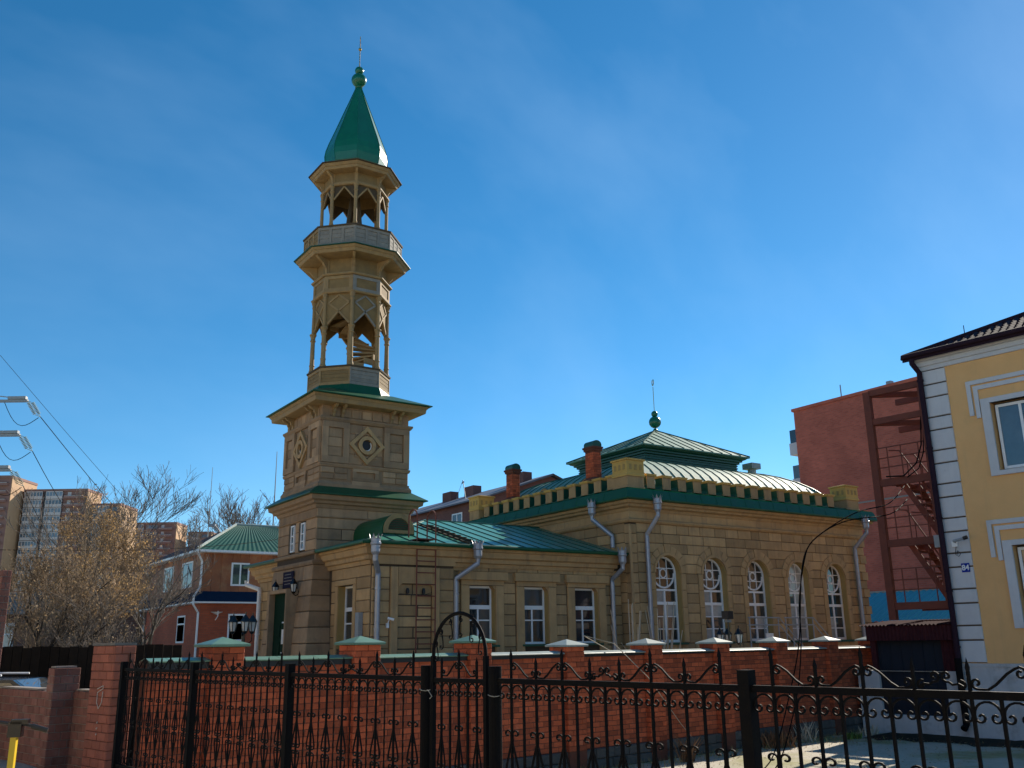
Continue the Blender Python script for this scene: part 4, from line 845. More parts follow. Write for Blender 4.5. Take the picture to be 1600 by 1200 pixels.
for m_ in (0, 1):
    pts = [(-.12, 2.245), (-.09, 2.262), (-.06, 2.258)] + [(x, z) for x, z in spiral(-.032, 2.30, .03, R(-110), 1.1)]
    strip(b, mir(pts) if m_ else pts)
    pts = spiral(-.105, 2.255, .026, R(60), .9); strip(b, mir(pts) if m_ else pts)
ME['heart'] = mesh_of('scroll', b)
b = MB(); r_ = pitch / 2 - .006                           # arch with two curls between bars
top = [(r_ * math.cos(R(a)), 2.118 + .062 * math.sin(R(a))) for a in range(0, 181, 20)]
cr_ = spiral(r_ - .030, 2.105, .030, 0, -.95, 11); cl_ = mir(cr_)
strip(b, list(reversed(cr_)) + top + cl_, .0075); ME['arch'] = mesh_of('arch_scroll', b)
b = MB()
for m_ in (0, 1):
    h = list(reversed(spiral(.036, 1.825, .03, R(180), -.9))) + [(.006, 1.80), (.006, 1.76), (.022, 1.70), (.048, 1.60), (.058, 1.55)] + spiral(.03, 1.53, .028, R(20), -1.0)
    strip(b, mir(h) if m_ else h, .0075)
    h = list(reversed(spiral(.028, 1.46, .026, R(-20), 1.0))) + [(.055, 1.44), (.05, 1.40), (.02, 1.28), (.006, 1.22), (.006, 1.19)] + spiral(.034, 1.16, .028, R(170), .9)
    strip(b, mir(h) if m_ else h, .0075)
ME['lyre'] = mesh_of('lyre_scroll', b)
b = MB(); strip(b, [(.042 * math.cos(R(a)), 1.03 + .046 * math.sin(R(a))) for a in range(0, 361, 30)], .005); ME['ringlet'] = mesh_of('ring_scroll', b)
def fence_panel(u0, v0, L, label, twist, post_r=.04, round_post=False, n=8, pat='TsTssTsT', group='iron fence panels along the pavement', post2=None):
    Mx = WF @ fr(u0, v0, R(-90)); t = thing('fence_panel', label, 'fence panel', Mx, group)
    b = MB(Mx)
    if round_post: b.lathe((0, 0), [(post_r, .5), (post_r, 2.32)], 14)
    else: b.rect(-post_r, post_r, -post_r, post_r, [(0, .5), (0, 2.318)], cap1=True)
    P('post', b, M['iron'], t, smooth=False)
    if post2:
        b = MB(Mx); b.lathe((post2, 0), [(.052, .5), (.052, 2.32)], 14); P('post', b, M['iron'], t)
    x0 = post_r; x1 = L - .05; pt = (x1 - x0) / (2 * n)
    for z0, z1 in ((2.19, 2.23), (.93, .97)):
        b = MB(Mx); b.box(x0, x1, -.02, .02, z0, z1); P('rail', b, M['iron'], t)
    T = lambda x: Mx @ Matrix.Translation((x, 0, 0)) @ Matrix.Diagonal((pt / pitch, 1, 1, 1))
    for j in range(n):
        x = x0 + (2 * j + 1) * pt; I('bar', ME['tall' if pat[j] == 'T' else 'short'], t, Mx @ Matrix.Translation((x, 0, 0))); I('lyre_scroll', ME['lyre'], t, Mx @ Matrix.Translation((x, 0, 0)) @ Matrix.Diagonal((1.3, 1, 1, 1)))
        if j: I('bar', ME['twist' if twist else 'plain'], t, Mx @ Matrix.Translation((x0 + 2 * j * pt, 0, 0)))
        if j < n - 1:
            nx_ = pat[j] + pat[j + 1]
            if nx_ == 'Ts': I('scroll', ME['s'], t, T(x))
            elif nx_ == 'sT': I('scroll', ME['s_m'], t, T(x + 2 * pt))
            elif nx_ == 'ss': I('scroll', ME['heart'], t, T(x + pt))
    for j in range(2 * n): I('arch_scroll', ME['arch'], t, T(x0 + (j + .5) * pt)); I('ring_scroll', ME['ringlet'], t, T(x0 + (j + .5) * pt))
    return t
Fv = lambda i: FV - 2.4 * i
fence_panel(FU, Fv(0), 2.4, 'black wrought iron fence panel against the brick pier, farthest from the gate', True)
fence_panel(FU, Fv(1), 2.4, 'black wrought iron fence panel in the middle of the three left of the gate', True)
fence_panel(FU, Fv(2), 2.4, 'black wrought iron fence panel just left of the arched gate', True)
fence_panel(FU, Fv(3.38), 2.364, 'black wrought iron fence panel just right of the arched gate', False, .052, True)
fence_panel(FU, Fv(4.365), 2.4, 'large nearest black wrought iron fence panel in front of the yellow house', False)
# gate with arched top between two thick round posts
Mx = WF @ fr(FU, Fv(3), R(-90)); gt = thing('iron_gate', 'narrow black iron gate with arched scrolled top between two round posts', 'gate', Mx)
b = MB(Mx); b.lathe((0, 0), [(.05, .5), (.05, 2.32)], 14); P('post', b, M['iron'], gt)
GX0, GX1 = .10, .80; 
for x in (GX0, GX1): b = MB(Mx); b.box(x - .018, x + .018, -.018, .018, .78, 2.40); P('stile', b, M['iron'], gt)
for z0, z1 in ((2.185, 2.22), (.90, .94)): b = MB(Mx); b.box(GX0 + .02, GX1 - .02, -.014, .014, z0, z1); P('rail', b, M['iron'], gt)
mc = (GX0 + GX1) / 2; rr = (GX1 - GX0) / 2
b = MB(Mx); b.tube([(mc + rr * math.cos(R(a)), 0, 2.40 + .345 * math.sin(R(a))) for a in range(0, 181, 10)], .016, 6); arch = P('arch', b, M['iron'], gt)
for a, s in ((35, .05), (60, .055), (85, .06), (110, .06), (135, .055), (155, .045)):
    x, z = mc + rr * math.cos(R(a)), 2.40 + .345 * math.sin(R(a)); b = MB(Mx)
    sg = 1 if a < 95 else -1; pts = list(reversed(spiral(0, -.05, .03, R(90), .95 * sg))) + [(-.02 * sg, -.09), (-.03 * sg, -.13)] + spiral(-.005 * sg, -.17, .026, R(180 if sg > 0 else 0), .9 * sg)
    strip(b, [(x + p, z + q) for p, q in pts], .005); P('scroll', b, M['iron'], arch)
gp = (GX1 - GX0) / 6
for j in range(1, 6):
    x = GX0 + j * gp
    if j % 2: I('bar', ME['short' if j != 3 else 'tall'], gt, Mx @ Matrix.Translation((x, 0, 0))); I('lyre_scroll', ME['lyre'], gt, Mx @ Matrix.Translation((x, 0, 0)) @ Matrix.Diagonal((.85, 1, 1, 1)))
    else: I('bar', ME['plain'], gt, Mx @ Matrix.Translation((x, 0, 0)))
for j in range(6): I('arch_scroll', ME['arch'], gt, Mx @ Matrix.Translation((GX0 + (j + .5) * gp, 0, 0)) @ Matrix.Diagonal((gp / pitch, 1, 1, 1)))
I('scroll', ME['s'], gt, Mx @ Matrix.Translation((GX0 + 3 * gp, 0, 0)) @ Matrix.Diagonal((gp / pitch, 1, 1, 1))); I('scroll', ME['s_m'], gt, Mx @ Matrix.Translation((GX0 + 3 * gp, 0, 0)) @ Matrix.Diagonal((gp / pitch, 1, 1, 1)))
for xx, zz, nm in ((0, 2.12, 'tie_wire'), (.912, 2.10, 'tie_wire')):
    b = MB(Mx); b.tube([(xx + .057 * math.cos(R(a)), .057 * math.sin(R(a)), zz + .006 * math.sin(R(a * 2))) for a in range(0, 361, 24)], .004, 4)
    if xx == 0: b.tube([(.05, -.03, zz), (.085, -.035, zz - .01), (.12, -.03, zz - .05), (.09, -.03, zz - .07)], .004, 4)
    P(nm, b, M['steel'], gt)

# ------------------------------------------------------------------ yellow house, number 84
YU, YV = 25.1, 10.95
Yf = WF @ fr(YU, YV, R(-90)); YL, YD = 16.0, 9.0
yh = thing('yellow_house', 'yellow rendered two storey house with pale quoins and maroon roof', 'house', Yf)
yops1 = [(1.65 + 2.6 * k, 2.95 + 2.6 * k, 2.78, 4.68, False) for k in range(5)]; yops2 = [(1.65 + 2.6 * k, 2.95 + 2.6 * k, 6.58, 8.38, False) for k in range(5)]
b = MB(Yf); b.wall(0, YL, 1.80, 5.6, .4, yops1); b.M = Yf; b.wall(0, YL, 5.6, 9.7, .4, yops2); b.M = Yf @ fr(0, .4, 0)
b.M = Yf; b.box(.001, .4, .401, YD, 1.8, 9.7); b.box(YL - .4, YL - .001, .401, YD, 1.8, 9.7); b.box(.4, YL - .4, YD - .4, YD - .001, 1.8, 9.7); P('wall', b, M['yellow_wall'], yh)
b = MB(Yf); b.box(-.04, YL, -.06, YD, -.2, 1.74); b.box(-.05, YL, -.085, YD, 1.74, 1.82); P('plinth', b, M['plinth_white'], yh)
b = MB(Yf); b.box(-.012, .615, -.012, .0, 1.84, 9.6); b.box(-.012, -.001, .0, .6, 1.84, 9.6); P('quoin_gap_shade', b, M['gap_shade_brown'], yh)  # dark backing paints shade into the gaps between quoins
z = 1.83; k = 0
while z < 9.5:
    h = (.56, .36)[k % 2]; b = MB(Yf); b.block(-.02, .63, -.05, .02, z + .02, min(z + h, 9.6) - .02, .012); P('quoin', b, M['quoin'], yh)
    b = MB(Yf @ fr(-.0, .9, R(-90))); b.block(.3, .86, -.05, .02, z + .02, min(z + h, 9.6) - .02, .012); P('quoin', b, M['quoin'], yh); z += h; k += 1
b = MB(Yf); b.rect(0, YL, 0, YD, [(-.02, 9.6), (.05, 9.61), (.05, 9.72), (.10, 9.73), (.12, 9.84), (.2, 9.86), (.22, 9.95), (-.1, 9.98)]); P('cornice', b, M['quoin'], yh)
for (xa, xb, za, zb, _) in yops1 + yops2:
    win = rect_window(yh, Yf, xa + .05, xb - .05, za + .05, zb - .05, .16, [((xa + xb) / 2, .07, za + .1, zb - .1)], [], 'glass', .07)
    b = MB(Yf)
    b.box(xa - .22, xa, -.06, .16, za - .12, zb + .13); b.box(xb, xb + .22, -.06, .16, za - .12, zb + .13); b.box(xa, xb, -.06, .16, zb, zb + .13); b.box(xa, xb, -.08, .16, za - .12, za); P('surround', b, M['quoin'], win)
    for o, dz, leg in ((.42, .50, 1.05), (.56, .66, 1.15)):
        o2 = o - .1; b = MB(Yf); zt = zb + dz - .10; o_ = .36 if o == .42 else .53; t_ = .11
        b.box(xa - o_, xb + o_, -.05, .0, zt, zt + t_); b.box(xa - o_, xa - o_ + t_, -.049, -.001, zt - leg * .72, zt); b.box(xb + o_ - t_, xb + o_, -.049, -.001, zt - leg * .72, zt); P('hood_mould', b, M['quoin'], win)
    b = MB(Yf); b.box(xa + .03, xb - .03, .25, .3, za, zb); P('blind', b, M['black'], win)
# roof: maroon metal tile, hipped
b = MB(Yf); e = .34; z0 = 10.0; pit_ = .47
hx0 = -e; ridge = z0 + pit_ * (YD / 2 + e)
vs = [(-e, -e, z0), (YL + e, -e, z0), (YL + e - (YD / 2 + e), YD / 2, ridge), (YD / 2, YD / 2, ridge), (-e, YD + e, z0), (YL + e, YD + e, z0)]
b.add(vs, [(0, 1, 2, 3), (0, 3, 4), (4, 3, 2, 5), (1, 5, 2), (0, 4, 5, 1)]); yr = P('roof', b, M['maroon'], yh)
b = MB(Yf)
for k in range(30):                                       # tile courses on the visible slope
    y = -e + .05 + k * .33
    if y > YD / 2: break
    z = z0 + pit_ * (y + e); xs_ = np.arange(-e + (y + e), 12, .2)
    for x in xs_: b.add([(x + .01, y, z + .012), (x + .1, y, z + .055), (x + .19, y, z + .012), (x + .01, y + .33, z + pit_ * .33 + .006), (x + .1, y + .33, z + pit_ * .33 + .045), (x + .19, y + .33, z + pit_ * .33 + .006), (x + .1, y, z)], [(0, 1, 4, 3), (1, 2, 5, 4), (0, 6, 2, 1)])
P('roof_tile', b, M['maroon'], yr, kind='stuff')
b = MB(Yf); b.tube([(-e, -e, z0), (-e, -e - .05, z0 + .02), (YL, -e - .05, z0 + .02)], .07, 8); b.tube([(-e, -e, z0 + .05), (YD / 2, YD / 2, ridge + .04)], .06, 6); b.box(-e - .02, YL, -e, -e + .02, z0 - .12, z0 + .02); P('gutter', b, M['maroon'], yr)
b = MB(Yf); b.tube([(-.1, -e, 9.92), (-.1, -e, 9.8), (-.02, -.14, 9.55), (-.02, -.14, 6), (-.02, -.14, 1.9), (-.02, -.18, 1.7)], .075, 10)
for z in (9.3, 7.4, 5.5, 3.6, 2.2): b.tube([(-.02, -.14, z), (-.02, -.14, z + .05)], .09, 10)
P('downpipe', b, M['maroon'], yh)
b = MB(Yf); b.tube([(-.02, -.2, 1.95), (-.02, -.2, .35), (-.05, -.32, .25)], .085, 10); P('downpipe_shoe', b, M['iron'], yh)
b = MB(Yf)
for x in (.9, 2.6, 4.4): b.tube([(x, 1.0, 10.6), (x, 1.0, 10.95)], .012, 4)
P('snow_guard', b, M['iron'], yr)
# house number plate
def textmesh(s, size, ext=.004):
    cu = bpy.data.curves.new('num', 'FONT'); cu.body = s; cu.size = size; cu.extrude = ext; cu.align_x = 'CENTER'; cu.align_y = 'CENTER'; cu.offset = .006
    o = bpy.data.objects.new('num', cu); COL.objects.link(o); dg = bpy.context.evaluated_depsgraph_get(); me = bpy.data.meshes.new_from_object(o.evaluated_get(dg)); bpy.data.objects.remove(o); return me
pm = Yf @ Matrix.Translation((.45, -.055, 4.20)); pl = thing('number_plate', 'small blue enamel plate reading 84 on the pale quoins', 'house number', pm)
b = MB(pm); b.box(-.105, .105, -.012, 0, -.115, .115); P('plate', b, M['sign_blue'], pl)
me = textmesh('84', .19); me.materials.append(M['paper']); me.name = 'digits'; I('digits', me, pl, pm @ Matrix.Translation((0, -.014, -.004)) @ Matrix.Rotation(R(90), 4, 'X'))
# cctv on house corner
cm_ = Yf @ Matrix.Translation((.36, -.06, 4.85)); cc = thing('security_camera', 'black capped bullet camera with loose cable on the pale quoins', 'security camera', cm_, 'security cameras')
b = MB(cm_); b.box(-.16, -.02, -.06, 0, -.1, .04); P('junction_box', b, M['white'], cc)
b = MB(cm_); b.tube([(-.06, -.06, .0), (-.02, -.16, .06), (.02, -.2, .06)], .018, 6); b.tube([(-.05, -.2, .03), (.12, -.2, .06), (.26, -.2, .09)], .035, 8); P('camera_body', b, M['grey_paint'], cc)
b = MB(cm_); b.tube([(.22, -.2, .08), (.32, -.2, .105)], .05, 8); P('camera_hood', b, M['black'], cc)
b = MB(cm_); b.tube([(-.07, -.03, -.1), (-.1, -.05, -.3), (-.02, -.05, -.36), (.04, -.05, -.28), (-.02, -.05, -.22), (-.06, -.05, -.3), (-.03, -.04, -.2)], .008, 5); P('cable', b, M['black'], cc)

# lean-to beside the house: plinth, dark hatch and corrugated canopy
lt = thing('lean_to', 'whitewashed lean-to with a dark gate under a maroon corrugated canopy', 'shed', Yf @ Matrix.Translation((-1.4, 0, 0)))
b = MB(Yf); b.wall(-2.92, -.06, -.2, 1.62, .25, [(-2.3, -.48, .5, 1.62, False)]); b.box(-2.92, -2.68, .251, 3.2, -.2, 1.62); b.box(-2.3, -.48, .02, .245, 1.6, 1.615); P('plinth', b, M['plinth_white'], lt)
b = MB(Yf); b.box(-2.3, -.5, .10, .16, .5, 2.42)
for x in np.arange(-2.25, -.6, .3): b.box(x, x + .02, .085, .1, .52, 2.4)
P('gate', b, M['navy'], lt)
def corrug(b, x0, x1, y, z0, z1, p=.1, a=.02, axis='z'):
    n = int((x1 - x0) / p * 4); vs = []; fs = []
    for k in range(n + 1):
        x = x0 + (x1 - x0) * k / n; d = a * math.sin(2 * math.pi * (x - x0) / p); vs += [(x, y + d, z0), (x, y + d, z1)]
    for k in range(n): fs.append((2 * k, 2 * k + 2, 2 * k + 3, 2 * k + 1))
    b.add(vs, fs)
b = MB(Yf); corrug(b, -2.45, -.08, -.18, 2.40, 2.80); corrug(b, -.5, -.08, .02, 1.62, 2.42); b.box(-2.44, -.09, -.14, .4, 2.74, 2.78); b.box(-2.45, -2.3, .0, .2, 1.62, 2.74); P('canopy_apron', b, M['maroon_dark'], lt)
n = 96; b = MB(Yf); vs = []; fs = []
for k in range(n + 1):
    x = -2.6 + 2.52 * k / n; d = .022 * math.sin(2 * math.pi * k / 4); vs += [(x, -.3, 2.80 + d), (x, 1.6, 2.94 + d)]
for k in range(n): fs.append((2 * k, 2 * k + 2, 2 * k + 3, 2 * k + 1))
b.add(vs, fs); P('canopy_roof', b, M['maroon_dark'], lt)
b = MB(Yf); b.box(-2.6, -.1, 1.5, 1.6, 0, 2.9); b.box(-2.3, -.48, .3, .34, .45, 2.5); P('back_wall', b, M['navy'], lt)

# fire escape on the far gable
fe = thing('fire_escape', 'oxide red steel fire escape stair on the gable of the yellow house', 'fire escape', Yf @ Matrix.Translation((-.9, .8, 2.9)))
FX0, FX1, FY0, FY1 = -1.74, -.16, .12, 1.75
def H(p, q, wd=.1, ht=.1, nm='beam', par=None):
    b = MB(Yf); b.bar(p, q, wd, ht); return P(nm, b, M['rust_red'], par or fe)
for x, y, z0, z1 in ((FX0, FY0, 2.94, 9.38), (FX1, FY0, 3.2, 9.4), (FX1, FY1, 3.2, 9.4)): H((x, y, z0), (x, y, z1), .2 if x == FX0 else .14, .16, 'post')
for z in (8.48, 9.33):
    for y in (FY0, FY1): H((FX0 + .07, y, z), (FX1 - .05, y, z), .12, .17)
    H((FX0 + .02, FY0 + .06, z - .02), (FX1, FY1 - .06, z - .02), .12, .14, 'brace')
for z in (3.30, 5.0, 6.70):
    for y in (FY0, FY1): H((FX0 + .07, y, z), (FX1 - .05, y, z), .1, .2)
    b = MB(Yf)
    for k in range(9): b.box(FX0 + .08 + k * .04, FX0 + .10 + k * .04, FY0 + .05, FY1 - .05, z + .02, z + .05)
    for k in range(6): b.box(FX0 + .08, FX0 + .48, FY0 + .1 + k * .28, FY0 + .12 + k * .28, z - .01, z + .02)
    b.box(FX1 - .45, FX1 - .05, FY0 + .05, FY1 - .05, z + .02, z + .05)
    P('platform', b, M['rust_red'], fe)
    for y in (FY0,):
        for q in (.35, .62, .92): H((FX0 + .07, y, z + .08 + q), (FX1 - .05, y, z + .08 + q), .03, .03, 'rail')
        for x in (-1.35, -.95, -.45): H((x, y, z + .08), (x, y, z + 1.0), .025, .025, 'baluster')
for z0, z1 in ((6.66, 5.02), (4.96, 3.32)):
    for y in (.45, 1.35):
        H((-1.15, y, z0), (-.22, y, z1), .05, .16, 'stringer'); H((-1.15, y, z0 + .95), (-.22, y, z1 + .95), .035, .035, 'handrail'); H((-1.45, y, z0 + 1.0), (-1.15, y, z0 + .95), .035, .035, 'handrail')
        for k in (.2, .5, .8): H((-1.15 + .93 * k, y, z0 + (z1 - z0) * k), (-1.15 + .93 * k, y, z0 + (z1 - z0) * k + .95), .022, .022, 'baluster')
    for k in range(1, 8):
        x = -1.15 + .93 * k / 8; z = z0 + (z1 - z0) * k / 8; b = MB(Yf); b.box(x - .12, x + .1, .47, 1.33, z, z + .03); P('tread', b, M['rust_red'], fe)
b = MB(Yf); b.tube([(-.25, .1, 8.4), (-.32, .05, 7.6), (-.5, .0, 7.1), (-.9, .0, 6.8), (-1.4, .0, 6.85)], .022, 6); b.tube([(-.2, .1, 8.4), (-.28, .05, 7.4), (-.45, .0, 6.95), (-.8, .0, 6.75)], .018, 6); P('cable', b, M['cable'], fe)
b = MB(Yf); b.box(-.28, -.12, -.05, .1, 4.78, 5.1); P('meter_box', b, M['grey_paint'], fe)

# ------------------------------------------------------------------ two storey house behind the minaret
QX, QY = 15.64, 55.56
Qf = fr(QX, QY); Ql = fr(QX, 68.2, R(-90)); QW, QD = 11.0, 68.2 - QY
qh = thing('two_storey_house', 'brick and timber two storey house with green tiled hip roof behind the minaret', 'house', fr(QX + 5, QY + 6))
M['qbrick'] = brickmat('orange_brick', (.44, .095, .04), (.33, .07, .032), (.24, .09, .05), 0)
b = MB(); b.rect(QX, QX + QW, QY, QY + QD, [(0, 0), (0, 5.0)]); P('lower_wall', b, M['qbrick'], qh)
for Mx, L in ((Qf, QW), (Ql, QD)):
    x = 0; rg = random.Random(3)
    while x < L - .01:
        w_ = min(rg.uniform(.45, .75), L - x); b = MB(Mx); b.block(x + .004, x + w_ - .004, -rg.uniform(0, .01), .1, 5.3, 7.85, .01); P('plank', b, M['plank'], qh); x += w_
b = MB(); b.rect(QX, QX + QW, QY, QY + QD, [(-.05, 5.0), (-.05, 7.86)]); P('upper_wall', b, M['wood_dark'], qh)
b = MB(); b.rect(QX, QX + QW, QY, QY + QD, [(.05, 4.93), (.5, 4.94), (.5, 5.02)]); P('band_fascia', b, M['white'], qh)
b = MB(); b.rect(QX, QX + QW, QY, QY + QD, [(.5, 5.02), (.52, 5.04), (.02, 5.62), (-.05, 5.62)]); P('band_roof', b, M['dark_blue'], qh)
for Mx, x0, x1, z0, z1, lo_ in ((Ql, QD - 8.65, QD - 6.35, 5.95, 7.5, 0), (Ql, QD - 4.3, QD - 2.0, 5.95, 7.5, 0), (Ql, QD - 4.6, QD - 2.9, 2.75, 4.35, 1), (Qf, 1.66, 2.75, 5.95, 7.3, 0), (Qf, 1.66, 2.65, 2.8, 4.35, 1), (Qf, 5.5, 6.6, 5.95, 7.3, 0)):
    xm = (x0 + x1) / 2; rect_window(qh, Mx, x0, x1, z0, z1, -.05 if not lo_ else -.03, [(xm, .09, z0, z1)] if not lo_ else [], [] if not lo_ else [(z1 - .5, .09)], fw_=.1)
e = .55; ze = 7.86; zr = 10.3; my = QY + QD / 2
b = MB(); b.rect(QX, QX + QW, QY, QY + QD, [(0, ze - .04), (e, ze - .03), (e, ze + .1)]); P('eaves', b, M['white'], qh)
hx = QX + 3.75; hx2 = QX + QW - 3.75
def roofgrid(mb, a, c, d, f_, nu, nv, amp=.022, pu=.3):   # quad a,c (eaves) d,f (ridge), rippled like pressed tiles
    a, c, d, f_ = map(Vector, (a, c, d, f_)); n = ((c - a).cross(f_ - a)).normalized(); vs = []; fs = []
    for j in range(nv + 1):
        for i in range(nu + 1):
            s_, t_ = i / nu, j / nv; p = (a * (1 - s_) + c * s_) * (1 - t_) + (f_ * (1 - s_) + d * s_) * t_; vs.append(p + n * (amp * (.5 + .5 * math.cos(math.pi * i)) + .03 * (1 if j % 2 else -1)))
    for j in range(nv):
        for i in range(nu): k = j * (nu + 1) + i; fs.append((k, k + 1, k + nu + 2, k + nu + 1))
    mb.add(vs, fs)
b = MB(); roofgrid(b, (QX - e, QY - e, ze + .1), (QX + QW + e, QY - e, ze + .1), (hx2, my, zr), (hx, my, zr), 80, 40); rf = P('roof', b, M['tile_green'], qh)
b = MB(); b.add([(QX - e, QY + QD + e, ze + .1), (QX - e, QY - e, ze + .1), (hx, my, zr), (hx2, my, zr), (QX + QW + e, QY + QD + e, ze + .1), (QX + QW + e, QY - e, ze + .1)], [(0, 1, 2), (0, 2, 3, 4), (4, 3, 5)]); P('hip_slope', b, M['dark_blue'], rf)
b = MB(); b.tube([(QX - e, QY - e, ze + .14), (hx, my, zr + .05)], .09, 6); b.tube([(hx, my, zr + .05), (hx2, my, zr + .05)], .09, 6); P('ridge_cap', b, M['cap_white'], rf)
for pts in ([(QX - .5, QY - .5, 7.8), (QX - .1, QY - .1, 7.3), (QX - .1, QY - .1, 5.9), (QX - .55, QY - .55, 5.3), (QX - .55, QY - .55, 4.85), (QX - .12, QY - .12, 4.4), (QX - .12, QY - .12, .3)], [(QX - .5, QY + QD + .3, 7.8), (QX - .1, QY + QD, 7.3), (QX - .1, QY + QD, 5.9), (QX - .55, QY + QD + .4, 5.3), (QX - .55, QY + QD + .4, 4.85), (QX - .12, QY + QD, 4.4), (QX - .12, QY + QD, .3)]):
    b = MB(); b.tube(pts, .06, 8); P('downpipe', b, M['white'], qh)
b = MB(Qf); b.lathe((0, 0), [(.02, 4.3), (.35, 4.45)], 14); b.v = [(x + .95, y - .1, z) for x, y, z in b.v]; b.tube([(.9, -.1, 4.0), (.95, -.35, 4.2), (.95, -.35, 4.5)], .03, 5); P('satellite_dish', b, M['white'], qh)

# ------------------------------------------------------------------ other background buildings
RF = fr(0, 0, YAW - R(90))                                # x to the right of the view, y away
M['rbrick'] = brickmat('plum_brick', (.50, .12, .07), (.38, .088, .052), (.37, .13, .095), 0, 1.4)
rb = thing('red_brick_block', 'tall windowless plum brick gable beyond the fire escape', 'apartment block', fr(70, 40))
b = MB(); b.box(61.35, 82, 14, 49.1, 0, 20.6); P('wall', b, M['rbrick'], rb)
b = MB(); b.rect(61.35, 82, 14, 49.1, [(-.05, 20.6), (.12, 20.61), (.14, 20.85), (-.3, 20.9)], cap1=True); P('parapet', b, M['rbrick'], rb)
b = MB(); b.box(61.31, 61.36, 14.1, 49.0, 12.3, 12.42); P('string_course', b, M['mortar_pale'], rb)
for z in (14.2, 17.2, 11.2, 8.2):
    b = MB(); b.box(61.9, 64.5, 49.1, 50.3, z, z + 1.0); bal = P('balcony', b, M['quoin'], rb)
    b = MB(); b.box(61.95, 64.4, 49.11, 50.2, z + 1.0, z + 2.1); P('glazing', b, M['glass'], bal)
b = MB(); b.box(61.8, 62.2, 40.2, 40.6, 20.9, 21.25); b.tube([(61.6, 44.5, 20.9), (61.6, 44.5, 21.9)], .05, 5); P('roof_vent', b, M['steel'], rb)
bb_ = thing('blue_roof_shed', 'low building with bright blue corrugated roof behind the fire escape', 'shed', fr(37, 23))
b = MB(); b.box(35.2, 42, 12, 30, 0, 3.1); P('wall', b, M['maroon_dark'], bb_)
b = MB(fr(35, 30, R(-90))); n = 240; vs = []; fs = []
for k in range(n + 1):
    x = 18.2 * k / n; d = .03 * math.sin(math.pi / 2 * k); vs += [(x, -.1, 3.12 + d), (x, 2.6, 4.42 + d)]
for k in range(n): fs.append((2 * k, 2 * k + 2, 2 * k + 3, 2 * k + 1))
b.add(vs, fs); P('roof', b, M['blue_roof'], bb_)
b = MB(); b.box(37.6, 37.75, 12, 30, 4.38, 4.5); P('ridge_cap', b, M['cap_white'], bb_)
# brick house with grey roof seen between minaret and hall
bx, by0, by1, ez = 35.85, 55.9, 76, 12.75
bh = thing('brick_house', 'dull red brick house with long grey sheet roof between minaret and prayer hall', 'house', fr(41, 62))
M['bbrick'] = brickmat('dark_brick', (.20, .07, .05), (.15, .052, .04), (.16, .09, .075), 0)
b = MB(); b.box(bx, bx + 10.5, by0, by1, 0, ez); b.add([(bx, by0, ez), (bx + 10.5, by0, ez), (bx + 5.25, by0, ez + 1.8)], [(0, 1, 2)]); P('wall', b, M['bbrick'], bh)
b = MB(); b.add([(bx - .5, by0 - .4, ez - .1), (bx - .5, by1, ez - .1), (bx + 5.25, by1, ez + 1.95), (bx + 5.25, by0 - .4, ez + 1.95), (bx + 11, by0 - .4, ez - .1), (bx + 11, by1, ez - .1), (bx - .5, by0 - .4, ez - .22), (bx - .5, by1, ez - .22), (bx + 5.25, by0 - .4, ez + 1.8)], [(0, 3, 2, 1), (3, 4, 5, 2), (0, 1, 7, 6), (0, 6, 8, 3)]); rf = P('roof', b, M['slate_blue'], bh)
for y in (57.5, 64.8, 68.5):
    b = MB(); b.box(bx + 3.9, bx + 4.7, y, y + 1.4, ez + 1.2, ez + 2.3); P('chimney', b, M['bbrick'], rf)
for y, w_ in ((60.0, 1.5), (65.5, 2.6), (69.5, 1.5)):
    rect_window(bh, fr(bx, y + w_, R(-90)), 0, w_, ez - 2.0, ez - .75, -.05, [(w_ / 2, .1, ez - 2, ez - .75)], [], fw_=.1)
b = MB(); b.tube([(bx + 1.5, 62.0, ez + .6), (bx + 1.6, 62.6, ez + 2.2)], .03, 5); b.tube([(bx + 1.5, 63.6, ez + .6), (bx + 1.6, 62.6, ez + 2.2)], .015, 4); b.tube([(bx + 1.5, 62.3, ez + 2.0), (bx + 1.7, 62.9, ez + 2.0)], .06, 5); P('antenna', b, M['steel'], rf)
# long dark building behind the trees
db = thing('slate_roof_building', 'long low dark brick building with grey slate roof behind the trees', 'building', RF @ fr(-29, 74))
M['dbrick'] = brickmat('sooty_brick', (.12, .055, .045), (.09, .042, .035), (.13, .09, .08), 0, 1.6)
b = MB(RF); b.box(-46, -20.5, 70, 80, 0, 5.1); P('wall', b, M['dbrick'], db)
b = MB(RF); b.add([(-46.5, 69.3, 5.0), (-20, 69.3, 5.0), (-20, 74.5, 6.85), (-46.5, 74.5, 6.85), (-46.5, 80, 5), (-20, 80, 5)], [(0, 1, 2, 3), (3, 2, 5, 4), (0, 4, 5, 1)]); rf = P('roof', b, M['slate'], db)
for k in range(12):
    b = MB(RF); t = k / 12; y, z = 69.3 + 5.2 * t, 5.0 + 1.85 * t; b.box(-46.5, -20, y, y + .06, z, z + .07); P('slate_course', b, M['slate'], rf)
rect_window(db, RF, -38.5, -36.6, 2.6, 4.4, 69.9, [(-37.5, .12, 2.6, 4.4)], [(3.6, .1)], fw_=.14, glass='pale_pane')
